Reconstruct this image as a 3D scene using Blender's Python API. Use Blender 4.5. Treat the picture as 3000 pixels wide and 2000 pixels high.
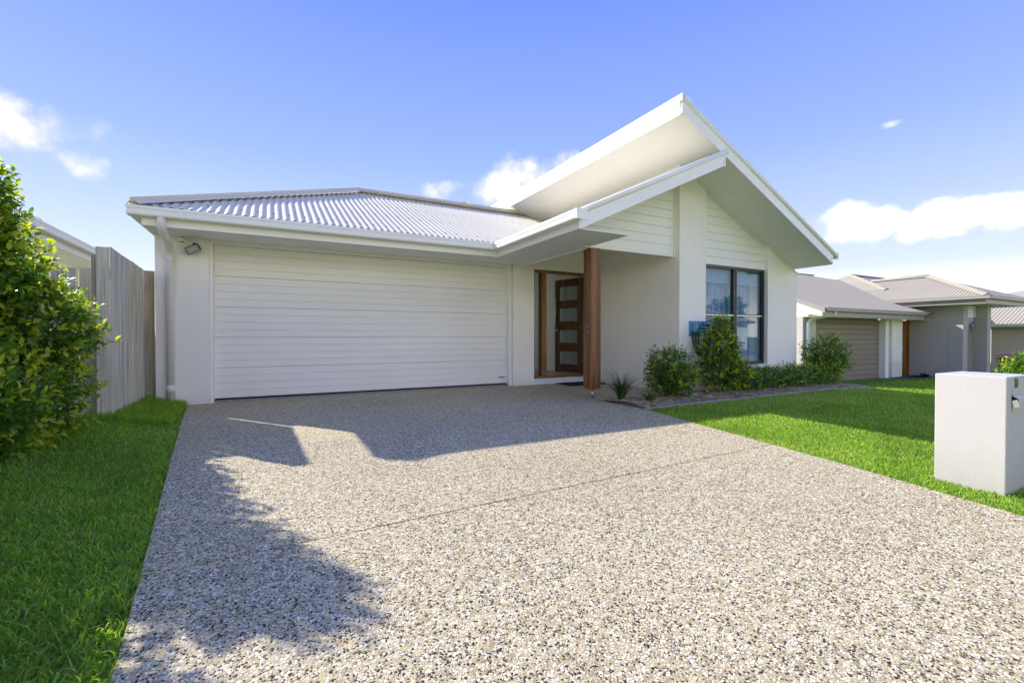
import bpy, math, random
import numpy as np
from mathutils import Vector, Matrix

random.seed(7)
rng = np.random.default_rng(11)
R = math.radians
scene = bpy.context.scene
for o in list(bpy.data.objects):
    bpy.data.objects.remove(o)
col = scene.collection

# ------------------------------------------------------------------ camera
cam_d = bpy.data.cameras.new("camera")
cam_d.lens = 16.0
cam_d.sensor_width = 36.0
cam_d.clip_start = 0.05
cam_d.clip_end = 3000
cam = bpy.data.objects.new("camera", cam_d)
cam.location = (0, 0, 0.985)
cam.rotation_euler = (R(90 - 0.67), 0, R(-27.9))
col.objects.link(cam)
scene.camera = cam
CAMP = np.array([0, 0, 0.985])

# ------------------------------------------------------------------ sun and sky
SUN_TO = Vector((-0.92, 1.31, 1.0)).normalized()
SUN_EL = math.asin(SUN_TO.z)
sun_d = bpy.data.lights.new("sun", 'SUN')
sun_d.energy = 2.45
sun_d.angle = R(0.6)
sun_d.color = (1.0, 0.955, 0.87)
sun = bpy.data.objects.new("sun", sun_d)
sun.rotation_euler = (-SUN_TO).to_track_quat('-Z', 'Y').to_euler()
sun.location = (-20, 30, 30)
col.objects.link(sun)

world = bpy.data.worlds.new("World")
scene.world = world
world.use_nodes = True
wn, wl = world.node_tree.nodes, world.node_tree.links
wn.clear()
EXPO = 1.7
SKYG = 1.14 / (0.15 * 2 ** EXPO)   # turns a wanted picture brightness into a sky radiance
w_out = wn.new('ShaderNodeOutputWorld')
w_bg = wn.new('ShaderNodeBackground')
w_bg.inputs['Strength'].default_value = 0.15
w_sky = wn.new('ShaderNodeTexSky')
w_sky.sky_type = 'NISHITA'
w_sky.sun_disc = False
w_sky.sun_elevation = SUN_EL
w_sky.sun_rotation = math.atan2(SUN_TO.x, SUN_TO.y)
w_sky.altitude = 20
w_sky.air_density = 1.0
w_sky.dust_density = 0.1
w_sky.ozone_density = 3.0


def wmath(op, a, b=None, c=None):
    n = wn.new('ShaderNodeMath')
    n.operation = op
    for i, v in enumerate((a, b, c)):
        if v is None:
            continue
        if isinstance(v, (int, float)):
            n.inputs[i].default_value = v
        else:
            wl.new(v, n.inputs[i])
    return n.outputs[0]


w_tc = wn.new('ShaderNodeTexCoord')
w_sep = wn.new('ShaderNodeSeparateXYZ')
wl.new(w_tc.outputs['Generated'], w_sep.inputs[0])
w_az = wmath('ARCTAN2', w_sep.outputs[0], w_sep.outputs[1])
w_el = wmath('ARCSINE', w_sep.outputs[2])
w_noise = wn.new('ShaderNodeTexNoise')
w_noise.inputs['Scale'].default_value = 13.0
w_noise.inputs['Detail'].default_value = 7.0
w_noise.inputs['Roughness'].default_value = 0.58
wl.new(w_tc.outputs['Generated'], w_noise.inputs['Vector'])
w_n2 = wn.new('ShaderNodeTexNoise')
w_n2.inputs['Scale'].default_value = 2.2
w_n2.inputs['Detail'].default_value = 5.0
w_map2 = wn.new('ShaderNodeMapping')
w_map2.inputs['Scale'].default_value = (1, 1, 5)
wl.new(w_tc.outputs['Generated'], w_map2.inputs['Vector'])
wl.new(w_map2.outputs[0], w_n2.inputs['Vector'])
w_wp = wn.new('ShaderNodeTexNoise')
w_wp.inputs['Scale'].default_value = 7.0
w_wp.inputs['Detail'].default_value = 3.0
wl.new(w_tc.outputs['Generated'], w_wp.inputs['Vector'])
w_ws = wn.new('ShaderNodeSeparateColor')
wl.new(w_wp.outputs['Color'], w_ws.inputs[0])
w_az = wmath('ADD', w_az, wmath('MULTIPLY', wmath('SUBTRACT', w_ws.outputs[0], 0.5), R(10)))
w_elw = wmath('ADD', w_el, wmath('MULTIPLY', wmath('SUBTRACT', w_ws.outputs[1], 0.5), R(4.5)))
# cumulus heaps, those out of view added to fill the shade: azimuth, elevation, half width, half height (degrees)
CLOUDS = [(-20.5, 17.5, 5.2, 2.5, 1.15), (-15.6, 15.0, 1.9, 1.1, 0.6), (29.5, 17.8, 6.5, 2.7, 1.25), (20.0, 17.6, 4.0, 1.3, 0.6), (37.0, 20.0, 5.0, 2.0, 1),
          (64.8, 11.4, 4.0, 1.9, 1), (73.0, 10.3, 5.2, 1.8, 1), (84.0, 11.0, 5.0, 2.0, 1), (68.8, 19.8, 1.6, 0.7, -0.35), (73.5, 13.9, 1.3, 0.6, -0.3),
          (106, 12, 8, 3.6, 1), (124, 15, 10, 4.6, 1), (147, 13, 10, 4.8, 1), (170, 16, 10, 5.0, 1), (-166, 13, 10, 4.6, 1),
          (-143, 16, 10, 4.8, 1), (-120, 13, 10, 4.4, 1), (-96, 15, 9, 4.0, 1), (-73, 13, 9, 3.4, 1), (-52, 15, 8, 3.0, 1), (-34, 13, 5, 2.2, 1)]
acc = None
for (a0, e0, ra, re, cw) in CLOUDS:
    dx = wmath('MULTIPLY', wmath('SUBTRACT', w_az, R(a0)), 1 / R(ra))
    dy = wmath('MULTIPLY', wmath('SUBTRACT', w_elw, R(e0)), 1 / R(re))
    d = wmath('SUBTRACT', cw, wmath('ADD', wmath('MULTIPLY', dx, dx), wmath('MULTIPLY', dy, dy)))
    d = wmath('MAXIMUM', d, -3.0)
    acc = d if acc is None else wmath('MAXIMUM', acc, d)
c_val = wmath('ADD', acc, wmath('MULTIPLY', wmath('SUBTRACT', w_noise.outputs['Fac'], 0.5), 4.2))
w_mr = wn.new('ShaderNodeMapRange')
w_mr.interpolation_type = 'SMOOTHSTEP'
w_mr.inputs['From Min'].default_value = -0.6
w_mr.inputs['From Max'].default_value = 1.5
wl.new(c_val, w_mr.inputs['Value'])
# thin veil low in the sky
w_v1 = wn.new('ShaderNodeMapRange')
w_v1.interpolation_type = 'SMOOTHSTEP'
w_v1.inputs['From Min'].default_value = R(24)
w_v1.inputs['From Max'].default_value = R(4)
wl.new(w_el, w_v1.inputs['Value'])
w_v2 = wn.new('ShaderNodeMapRange')
w_v2.inputs['From Min'].default_value = 0.3
w_v2.inputs['From Max'].default_value = 0.75
w_v2.inputs['To Min'].default_value = 0.45
w_v2.inputs['To Max'].default_value = 1.0
wl.new(w_n2.outputs['Fac'], w_v2.inputs['Value'])
w_veil = wmath('MULTIPLY', wmath('MULTIPLY', w_v1.outputs[0], w_v2.outputs[0]), 0.16)
w_elr = wmath('MULTIPLY', w_el, 1 / R(90))
w_grad = wn.new('ShaderNodeValToRGB')
ge = w_grad.color_ramp.elements
SKY_STOPS = [(0.0, (2.8, 2.5, 1.9)), (2.5 / 90, (2.3, 2.1, 1.65)), (4.5 / 90, (1.15, 1.12, 1.05)), (7 / 90, (0.66, 0.75, 0.95)), (13 / 90, (0.46, 0.59, 0.95)), (20 / 90, (0.32, 0.46, 0.97)), (36 / 90, (0.172, 0.288, 0.96)), (55 / 90, (0.20, 0.31, 0.86)), (1.0, (0.25, 0.36, 0.80))]  # horizon stops brightened and overhead ones paled to add fill light to shade
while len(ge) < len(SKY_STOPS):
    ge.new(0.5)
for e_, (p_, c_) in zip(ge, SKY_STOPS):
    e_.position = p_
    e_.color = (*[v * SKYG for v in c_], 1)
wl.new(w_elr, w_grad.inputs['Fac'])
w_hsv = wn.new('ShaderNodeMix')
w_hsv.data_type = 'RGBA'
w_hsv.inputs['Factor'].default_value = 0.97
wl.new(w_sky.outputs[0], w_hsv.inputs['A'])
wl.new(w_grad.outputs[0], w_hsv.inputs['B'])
w_mx = wn.new('ShaderNodeMix')
w_mx.data_type = 'RGBA'
wl.new(w_veil, w_mx.inputs['Factor'])
wl.new(w_hsv.outputs['Result'], w_mx.inputs['A'])
w_mx.inputs['B'].default_value = (1.05 * SKYG, 1.06 * SKYG, 1.10 * SKYG, 1)
w_mx2 = wn.new('ShaderNodeMix')
w_mx2.data_type = 'RGBA'
wl.new(wmath('POWER', w_mr.outputs[0], 1.5), w_mx2.inputs['Factor'])
wl.new(w_mx.outputs['Result'], w_mx2.inputs['A'])
# clouds facing the sun are lit from the front and made much brighter, adding fill from out of view
sh_ = math.hypot(SUN_TO.x, SUN_TO.y)
w_dot = wmath('ADD', wmath('MULTIPLY', w_sep.outputs[0], SUN_TO.x / sh_), wmath('MULTIPLY', w_sep.outputs[1], SUN_TO.y / sh_))
w_fr = wn.new('ShaderNodeMapRange')
w_fr.interpolation_type = 'SMOOTHSTEP'
w_fr.inputs['From Min'].default_value = 0.3
w_fr.inputs['From Max'].default_value = -0.85
w_fr.inputs['To Min'].default_value = 1.12
w_fr.inputs['To Max'].default_value = 4.8
wl.new(w_dot, w_fr.inputs['Value'])
w_sh2 = wn.new('ShaderNodeMapRange')
w_sh2.inputs['From Min'].default_value = 0.35
w_sh2.inputs['From Max'].default_value = 0.62
w_sh2.inputs['To Min'].default_value = 0.80
w_sh2.inputs['To Max'].default_value = 1.05
wl.new(w_noise.outputs['Fac'], w_sh2.inputs['Value'])
w_br = wmath('MULTIPLY', w_fr.outputs[0], w_sh2.outputs[0])
w_cc = wn.new('ShaderNodeMix')
w_cc.data_type = 'RGBA'
w_cc.blend_type = 'MULTIPLY'
w_cc.inputs['Factor'].default_value = 1.0
w_cc.inputs['A'].default_value = (1.0 * SKYG, 0.955 * SKYG, 0.89 * SKYG, 1)
w_cb = wn.new('ShaderNodeCombineColor')
for i_ in range(3):
    wl.new(w_br, w_cb.inputs[i_])
wl.new(w_cb.outputs[0], w_cc.inputs['B'])
wl.new(w_cc.outputs['Result'], w_mx2.inputs['B'])
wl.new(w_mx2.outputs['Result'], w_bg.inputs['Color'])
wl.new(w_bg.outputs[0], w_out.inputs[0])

scene.view_settings.view_transform = 'Standard'
scene.view_settings.look = 'None'
scene.view_settings.gamma = 1.0
scene.view_settings.use_curve_mapping = False
scene.view_settings.exposure = EXPO
scene.render.engine = 'CYCLES'
scene.cycles.max_bounces = 10
scene.cycles.diffuse_bounces = 7
scene.cycles.transparent_max_bounces = 12
scene.cycles.caustics_reflective = False
scene.cycles.caustics_refractive = False
scene.cycles.use_denoising = True


# ------------------------------------------------------------------ helpers
def smooth01(t):
    t = np.clip(t, 0, 1)
    return t * t * (3 - 2 * t)


def gz(x, y):
    """height of the ground"""
    x = np.asarray(x, float)
    y = np.asarray(y, float)
    z = -0.022 * np.clip(4.5 - y, 0, 13)
    z = z + 0.10 * smooth01((-0.95 - x) / 0.7) * smooth01((y - 0.5) / 3)
    z = z - 0.56 * smooth01((x - 9.0) / 7.0)
    return z


def props(o, label=None, cat=None, group=None, kind=None):
    if label:
        o["label"] = label
    if cat:
        o["category"] = cat
    if group:
        o["group"] = group
    if kind:
        o["kind"] = kind
    return o


def thing(name, label, cat, loc=(0, 0, 0), group=None):
    o = bpy.data.objects.new(name, None)
    o.empty_display_size = 0.2
    o.location = loc
    col.objects.link(o)
    return props(o, label, cat, group)


class MB:
    def __init__(s):
        s.v, s.f, s.sm = [], [], []

    def add(s, vs, fs, smooth=False):
        n = len(s.v)
        s.v += [tuple(map(float, p)) for p in vs]
        s.f += [tuple(i + n for i in f) for f in fs]
        s.sm += [smooth] * len(fs)
        return s

    def box(s, x0, x1, y0, y1, z0, z1):
        vs = [(x, y, z) for z in (z0, z1) for y in (y0, y1) for x in (x0, x1)]
        return s.add(vs, [(0, 2, 3, 1), (4, 5, 7, 6), (0, 1, 5, 4), (2, 6, 7, 3), (0, 4, 6, 2), (1, 3, 7, 5)])

    def prism(s, poly, axis, a, b, smooth=False):
        """poly: 2-D points; axis x: (y,z), y: (x,z), z: (x,y)"""
        n = len(poly)

        def P(p, t):
            return {'x': (t, p[0], p[1]), 'y': (p[0], t, p[1]), 'z': (p[0], p[1], t)}[axis]
        vs = [P(p, a) for p in poly] + [P(p, b) for p in poly]
        ar = sum(poly[i][0] * poly[(i + 1) % n][1] - poly[(i + 1) % n][0] * poly[i][1] for i in range(n))
        fs = [tuple(range(n)), tuple(range(2 * n - 1, n - 1, -1))] + [(i, i + n, (i + 1) % n + n, (i + 1) % n) for i in range(n)]
        flip = (ar > 0) != (axis == 'y') if b > a else (ar > 0) == (axis == 'y')
        if flip:
            fs = [tuple(reversed(f)) for f in fs]
        return s.add(vs, fs, smooth)

    def tube(s, path, r, n=12, cap=True):
        path = [Vector(p) for p in path]
        rs = r if isinstance(r, (list, tuple)) else [r] * len(path)
        rings = []
        up = None
        for i, p in enumerate(path):
            t = (path[min(i + 1, len(path) - 1)] - path[max(i - 1, 0)]).normalized()
            if up is None:
                ref = Vector((0, 0, 1)) if abs(t.z) < 0.9 else Vector((1, 0, 0))
                up = (ref - t * ref.dot(t)).normalized()
            else:
                up = (up - t * up.dot(t)).normalized()
            sd = t.cross(up)
            rings.append([p + (up * math.cos(2 * math.pi * k / n) + sd * math.sin(2 * math.pi * k / n)) * rs[i] for k in range(n)])
        vs = [q for ring in rings for q in ring]
        fs = []
        for i in range(len(rings) - 1):
            for k in range(n):
                a, b = i * n + k, i * n + (k + 1) % n
                fs.append((a, a + n, b + n, b))
        s.add(vs, fs, True)
        if cap:
            m = len(s.v) - len(vs)
            s.f += [tuple(m + k for k in range(n)), tuple(m + (len(rings) - 1) * n + k for k in reversed(range(n)))]
            s.sm += [False, False]
        return s

    def obj(s, name, mat, parent=None, bevel=0, loc=None):
        me = bpy.data.meshes.new(name)
        me.from_pydata(s.v, [], s.f)
        me.polygons.foreach_set('use_smooth', s.sm)
        me.materials.append(mat)
        me.update()
        o = bpy.data.objects.new(name, me)
        col.objects.link(o)
        if parent is not None:
            o.parent = parent
            o.matrix_parent_inverse = Matrix.Translation(parent_offset(parent)).inverted()
        if bevel:
            b = o.modifiers.new("bevel", 'BEVEL')
            b.width = bevel
            b.segments = 2
            b.limit_method = 'ANGLE'
            b.angle_limit = R(40)
        return o


def parent_offset(p):
    """top-level empties stand at a thing's base; every child keeps world coordinates"""
    return p.location.copy() if (p.type == 'EMPTY' and p.parent is None) else Vector((0, 0, 0))


def sub(name, parent):
    """a part made of pieces: an empty below a thing"""
    o = bpy.data.objects.new(name, None)
    o.empty_display_size = 0.1
    col.objects.link(o)
    o.parent = parent
    o.matrix_parent_inverse = Matrix.Translation(parent_offset(parent)).inverted()
    return o


def np_mesh(name, verts, faces_flat, loop_starts, loop_totals, mat, colors=None, smooth=False, parent=None):
    me = bpy.data.meshes.new(name)
    me.vertices.add(len(verts))
    me.vertices.foreach_set('co', np.ascontiguousarray(verts, dtype=np.float32).ravel())
    me.loops.add(len(faces_flat))
    me.loops.foreach_set('vertex_index', np.ascontiguousarray(faces_flat, dtype=np.int32))
    me.polygons.add(len(loop_starts))
    me.polygons.foreach_set('loop_start', np.ascontiguousarray(loop_starts, dtype=np.int32))
    me.polygons.foreach_set('loop_total', np.ascontiguousarray(loop_totals, dtype=np.int32))
    if smooth:
        me.polygons.foreach_set('use_smooth', np.ones(len(loop_starts), dtype=bool))
    me.update()
    if colors is not None:
        at = me.attributes.new('Col', 'FLOAT_COLOR', 'POINT')
        c4 = np.ones((len(verts), 4), np.float32)
        c4[:, :3] = colors
        at.data.foreach_set('color', c4.ravel())
    me.materials.append(mat)
    o = bpy.data.objects.new(name, me)
    col.objects.link(o)
    if parent is not None:
        o.parent = parent
        o.matrix_parent_inverse = Matrix.Translation(parent_offset(parent)).inverted()
    return o


# ------------------------------------------------------------------ materials
class Mat:
    def __init__(s, name, rough=0.6, spec=0.3, metallic=0.0):
        s.m = bpy.data.materials.new(name)
        s.m.use_nodes = True
        s.n, s.l = s.m.node_tree.nodes, s.m.node_tree.links
        s.b = s.n['Principled BSDF']
        s.b.inputs['Roughness'].default_value = rough
        s.b.inputs['Specular IOR Level'].default_value = spec
        s.b.inputs['Metallic'].default_value = metallic
        s._tc = None

    def tc(s, out='Object'):
        if s._tc is None:
            s._tc = s.n.new('ShaderNodeTexCoord')
        return s._tc.outputs[out]

    def mapping(s, scale=(1, 1, 1), rot=(0, 0, 0), src=None):
        m = s.n.new('ShaderNodeMapping')
        m.inputs['Scale'].default_value = scale
        m.inputs['Rotation'].default_value = rot
        s.l.new(src or s.tc(), m.inputs['Vector'])
        return m.outputs[0]

    def noise(s, scale, detail=4, rough=0.5, vec=None, dist=0.0):
        n = s.n.new('ShaderNodeTexNoise')
        n.inputs['Scale'].default_value = scale
        n.inputs['Detail'].default_value = detail
        n.inputs['Roughness'].default_value = rough
        n.inputs['Distortion'].default_value = dist
        s.l.new(vec or s.tc(), n.inputs['Vector'])
        return n.outputs['Fac']

    def ramp(s, fac, stops, interp='LINEAR'):
        r = s.n.new('ShaderNodeValToRGB')
        r.color_ramp.interpolation = interp
        e = r.color_ramp.elements
        while len(e) < len(stops):
            e.new(0.5)
        for i, (p, c) in enumerate(stops):
            e[i].position = p
            e[i].color = (*c, 1) if len(c) == 3 else c
        s.l.new(fac, r.inputs['Fac'])
        return r.outputs['Color']

    def mix(s, fac, a, b, blend='MIX'):
        m = s.n.new('ShaderNodeMix')
        m.data_type = 'RGBA'
        m.blend_type = blend
        for key, v in (('Factor', fac), ('A', a), ('B', b)):
            if isinstance(v, (int, float)):
                m.inputs[key].default_value = v
            elif isinstance(v, tuple):
                m.inputs[key].default_value = (*v, 1) if len(v) == 3 else v
            else:
                s.l.new(v, m.inputs[key])
        return m.outputs['Result']

    def color(s, c):
        if isinstance(c, tuple):
            s.b.inputs['Base Color'].default_value = (*c, 1)
        else:
            s.l.new(c, s.b.inputs['Base Color'])
        return s

    def bump(s, h, strength=0.3, dist=0.01):
        b = s.n.new('ShaderNodeBump')
        b.inputs['Strength'].default_value = strength
        b.inputs['Distance'].default_value = dist
        s.l.new(h, b.inputs['Height'])
        s.l.new(b.outputs[0], s.b.inputs['Normal'])
        return s

    def math(s, op, a, b=None):
        n = s.n.new('ShaderNodeMath')
        n.operation = op
        for i, v in enumerate((a, b)):
            if v is None:
                continue
            if isinstance(v, (int, float)):
                n.inputs[i].default_value = v
            else:
                s.l.new(v, n.inputs[i])
        return n.outputs[0]

    def attr(s, name='Col'):
        a = s.n.new('ShaderNodeAttribute')
        a.attribute_name = name
        return a.outputs['Color']

    def objrand(s):
        return s.n.new('ShaderNodeObjectInfo').outputs['Random']


def painted(name, c, rough=0.5, spec=0.3, var=0.04, bump=0.0, bscale=60):
    m = Mat(name, rough, spec)
    f = m.noise(1.3, 5, 0.6)
    lo = tuple(v * (1 - var) for v in c)
    hi = tuple(min(1, v * (1 + var * 0.6)) for v in c)
    cc = m.ramp(f, [(0.3, lo), (0.7, hi)])
    if bump:
        sx = m.n.new('ShaderNodeSeparateXYZ')
        m.l.new(m.tc(), sx.inputs[0])
        lowz = m.n.new('ShaderNodeMapRange')
        lowz.inputs['From Min'].default_value = 0.30
        lowz.inputs['From Max'].default_value = -0.05
        m.l.new(sx.outputs[2], lowz.inputs['Value'])
        sp_ = m.math('MULTIPLY', m.math('POWER', lowz.outputs[0], 2.0), m.math('MULTIPLY', m.noise(9, 5, 0.65), 0.55))
        cc = m.mix(sp_, cc, (0.33, 0.28, 0.21))
        strk = m.noise(2.0, 5, 0.6, m.mapping((5, 5, 0.4)))
        cc = m.mix(m.ramp(strk, [(0.55, (0, 0, 0)), (0.8, (0.16, 0.16, 0.16))]), cc, (0.50, 0.47, 0.42))
    m.color(cc)
    if bump:
        m.bump(m.noise(bscale, 4, 0.6), bump, 0.004)
    return m.m


M = {}
M['render'] = painted('wall_render', (0.89, 0.845, 0.75), 0.85, 0.15, 0.03, 0.5, 110)
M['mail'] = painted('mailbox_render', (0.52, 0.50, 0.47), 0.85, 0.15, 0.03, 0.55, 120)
M['trim'] = painted('trim_paint', (0.87, 0.85, 0.80), 0.42, 0.4, 0.02)
M['soffit'] = painted('soffit_paint', (0.86, 0.85, 0.83), 0.6, 0.25, 0.02)
M['board'] = painted('board_paint', (0.87, 0.85, 0.80), 0.5, 0.3, 0.02)
M['riser'] = painted('step_paint', (0.70, 0.72, 0.76), 0.6, 0.25, 0.03)
M['inner'] = painted('interior_paint', (0.78, 0.78, 0.76), 0.7, 0.2, 0.01)
M['charcoal'] = painted('frame_charcoal', (0.018, 0.02, 0.023), 0.35, 0.5, 0.05)
M['black'] = painted('black_plastic', (0.012, 0.012, 0.013), 0.5, 0.4, 0.05)
M['pipe'] = painted('downpipe_paint', (0.74, 0.715, 0.675), 0.4, 0.4, 0.02)
M['slot'] = painted('slot_dark', (0.10, 0.10, 0.10), 0.8, 0.1)
M['bin'] = painted('bin_green', (0.012, 0.02, 0.014), 0.4, 0.4, 0.05)
M['binlid'] = painted('bin_lid', (0.04, 0.006, 0.008), 0.6, 0.4, 0.05)
M['hosebracket'] = painted('hose_bracket_blue', (0.09, 0.29, 0.46), 0.4, 0.4, 0.05)
M['hose'] = painted('hose_green', (0.01, 0.055, 0.045), 0.4, 0.4, 0.1)
M['tan_wall'] = painted('neighbour_render', (0.56, 0.52, 0.46), 0.85, 0.15, 0.03, 0.2, 100)
M['cream_wall'] = painted('cream_render', (0.70, 0.62, 0.52), 0.85, 0.15, 0.03)
M['gray_wall'] = painted('grey_render', (0.43, 0.405, 0.37), 0.85, 0.15, 0.03)
M['nb_trim'] = painted('neighbour_trim', (0.36, 0.33, 0.29), 0.45, 0.35, 0.03)
M['nb_door'] = painted('neighbour_garage_paint', (0.25, 0.205, 0.155), 0.5, 0.3, 0.03)
M['nb_roof'] = painted('neighbour_roof_metal', (0.40, 0.355, 0.275), 0.6, 0.15, 0.03)


def make_garage_mat():
    m = Mat('garage_door_steel', 0.5, 0.3)
    v = m.mapping((0.6, 1, 60))
    g = m.noise(3, 6, 0.65, v)
    f = m.noise(0.8, 3)
    c = m.ramp(f, [(0.3, (0.85, 0.81, 0.72)), (0.7, (0.89, 0.85, 0.755))])
    m.color(m.mix(0.10, c, m.ramp(g, [(0.35, (0.4, 0.4, 0.38)), (0.65, (0.9, 0.89, 0.85))])))
    m.bump(g, 0.12, 0.003)
    return m.m


M['garage'] = make_garage_mat()


def make_roof_mat():
    m = Mat('roof_metal', 0.6, 0.12)
    f = m.noise(0.7, 5, 0.6)
    f2 = m.noise(14, 4, 0.6)
    c = m.ramp(f, [(0.3, (0.63, 0.585, 0.475)), (0.7, (0.69, 0.64, 0.525))])
    m.color(m.mix(m.math('MULTIPLY', f2, 0.12), c, (0.45, 0.43, 0.40)))
    return m.m


M['roof'] = make_roof_mat()


def wood(name, dark, light, scale=(6.5, 6.5, 0.33), rough=0.45, spec=0.4, knots=False, bump=0.15):
    m = Mat(name, rough, spec)
    v = m.mapping(scale)
    g = m.noise(2.2, 8, 0.62, v, 0.4)
    f = m.noise(0.9, 3)
    c = m.ramp(g, [(0.36, dark), (0.5, tuple((a + b) / 2 for a, b in zip(dark, light))), (0.62, light)])
    c = m.mix(m.math('MULTIPLY', f, 0.25), c, tuple(v * 0.7 for v in light))
    m.color(c)
    m.bump(g, bump, 0.003)
    return m


M['post'] = wood('post_timber', (0.060, 0.019, 0.005), (0.28, 0.115, 0.036)).m
M['door'] = wood('door_timber', (0.035, 0.013, 0.004), (0.13, 0.055, 0.018), (7, 7, 0.35)).m
M['frame'] = wood('frame_timber', (0.11, 0.037, 0.008), (0.33, 0.135, 0.035), (7, 7, 0.35)).m


def make_paling(name, warm=0.0):
    m = Mat(name, 0.85, 0.1)
    r = m.objrand()
    v = m.mapping((15, 15, 0.45))
    ad = m.n.new('ShaderNodeVectorMath')
    cb = m.n.new('ShaderNodeCombineXYZ')
    m.l.new(m.math('MULTIPLY', r, 37.0), cb.inputs[2])
    m.l.new(m.math('MULTIPLY', r, 11.0), cb.inputs[0])
    m.l.new(v, ad.inputs[0])
    m.l.new(cb.outputs[0], ad.inputs[1])
    g = m.noise(2.4, 9, 0.66, ad.outputs[0], 0.3)
    big = m.noise(1.6, 4, 0.6)
    base = m.ramp(g, [(0.28, (0.20, 0.18, 0.145)), (0.48, (0.52, 0.50, 0.44)), (0.72, (0.78, 0.76, 0.69))])
    tint = m.ramp(r, [(0.0, (0.80, 0.84, 0.90)), (0.5, (1.0, 1.0, 0.98)), (1.0, (1.06, 0.98, 0.84))])
    c = m.mix(1.0, base, tint, 'MULTIPLY')
    c = m.mix(m.ramp(big, [(0.55, (0, 0, 0)), (0.8, (0.5, 0.5, 0.5))]), c, (0.16, 0.16, 0.16))
    if warm:
        c = m.mix(warm, c, (0.20, 0.145, 0.09))
    m.color(c)
    m.bump(g, 0.5, 0.004)
    return m.m


M['paling'] = make_paling('paling_grey')
M['paling_warm'] = make_paling('paling_brown', 0.62)
M['pine'] = make_paling('treated_pine', 0.5)


def make_steel():
    m = Mat('steel', 0.28, 0.5, 1.0)
    m.color((0.55, 0.55, 0.56))
    return m.m


M['steel'] = make_steel()


def glass(name, tint=(0.9, 0.95, 1.0), refl=1.0):
    m = Mat(name, 0.02, 0.5)
    m.n.remove(m.b)
    out = [n for n in m.n if n.type == 'OUTPUT_MATERIAL'][0]
    tr = m.n.new('ShaderNodeBsdfTransparent')
    tr.inputs[0].default_value = (*tint, 1)
    gl = m.n.new('ShaderNodeBsdfGlossy')
    gl.inputs['Roughness'].default_value = 0.01
    fr = m.n.new('ShaderNodeLayerWeight')
    schl = m.math('ADD', 0.045, m.math('MULTIPLY', 0.955, m.math('POWER', fr.outputs['Facing'], 5.0)))
    mx = m.n.new('ShaderNodeMixShader')
    m.l.new(m.math('MINIMUM', m.math('MULTIPLY', schl, refl), 1.0), mx.inputs[0])
    m.l.new(tr.outputs[0], mx.inputs[1])
    m.l.new(gl.outputs[0], mx.inputs[2])
    m.l.new(mx.outputs[0], out.inputs[0])
    return m.m


M['glass'] = glass('window_glass', (0.74, 0.84, 0.93), 1.7)
M['door_glass'] = glass('door_glass', (0.75, 0.80, 0.80), 1.6)


def make_frosted():
    m = Mat('frosted_glass', 0.25, 0.5)
    m.color((0.42, 0.46, 0.47))
    return m.m


M['frosted'] = make_frosted()


def make_curtain():
    m = Mat('curtain_sheer', 0.9, 0.05)
    v = m.mapping((1, 1, 0.15))
    f = m.noise(14, 4, 0.5, v)
    m.color(m.ramp(f, [(0.3, (0.28, 0.38, 0.50)), (0.7, (0.58, 0.70, 0.82))]))
    return m.m


M['curtain'] = make_curtain()
M['valance'] = painted('valance_cloth', (0.68, 0.74, 0.70), 0.9, 0.05, 0.06)


def make_tile():
    m = Mat('floor_tile', 0.18, 0.5)
    m.color(m.ramp(m.noise(3, 4), [(0.3, (0.20, 0.19, 0.18)), (0.7, (0.30, 0.29, 0.27))]))
    return m.m


M['tile'] = make_tile()


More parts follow.
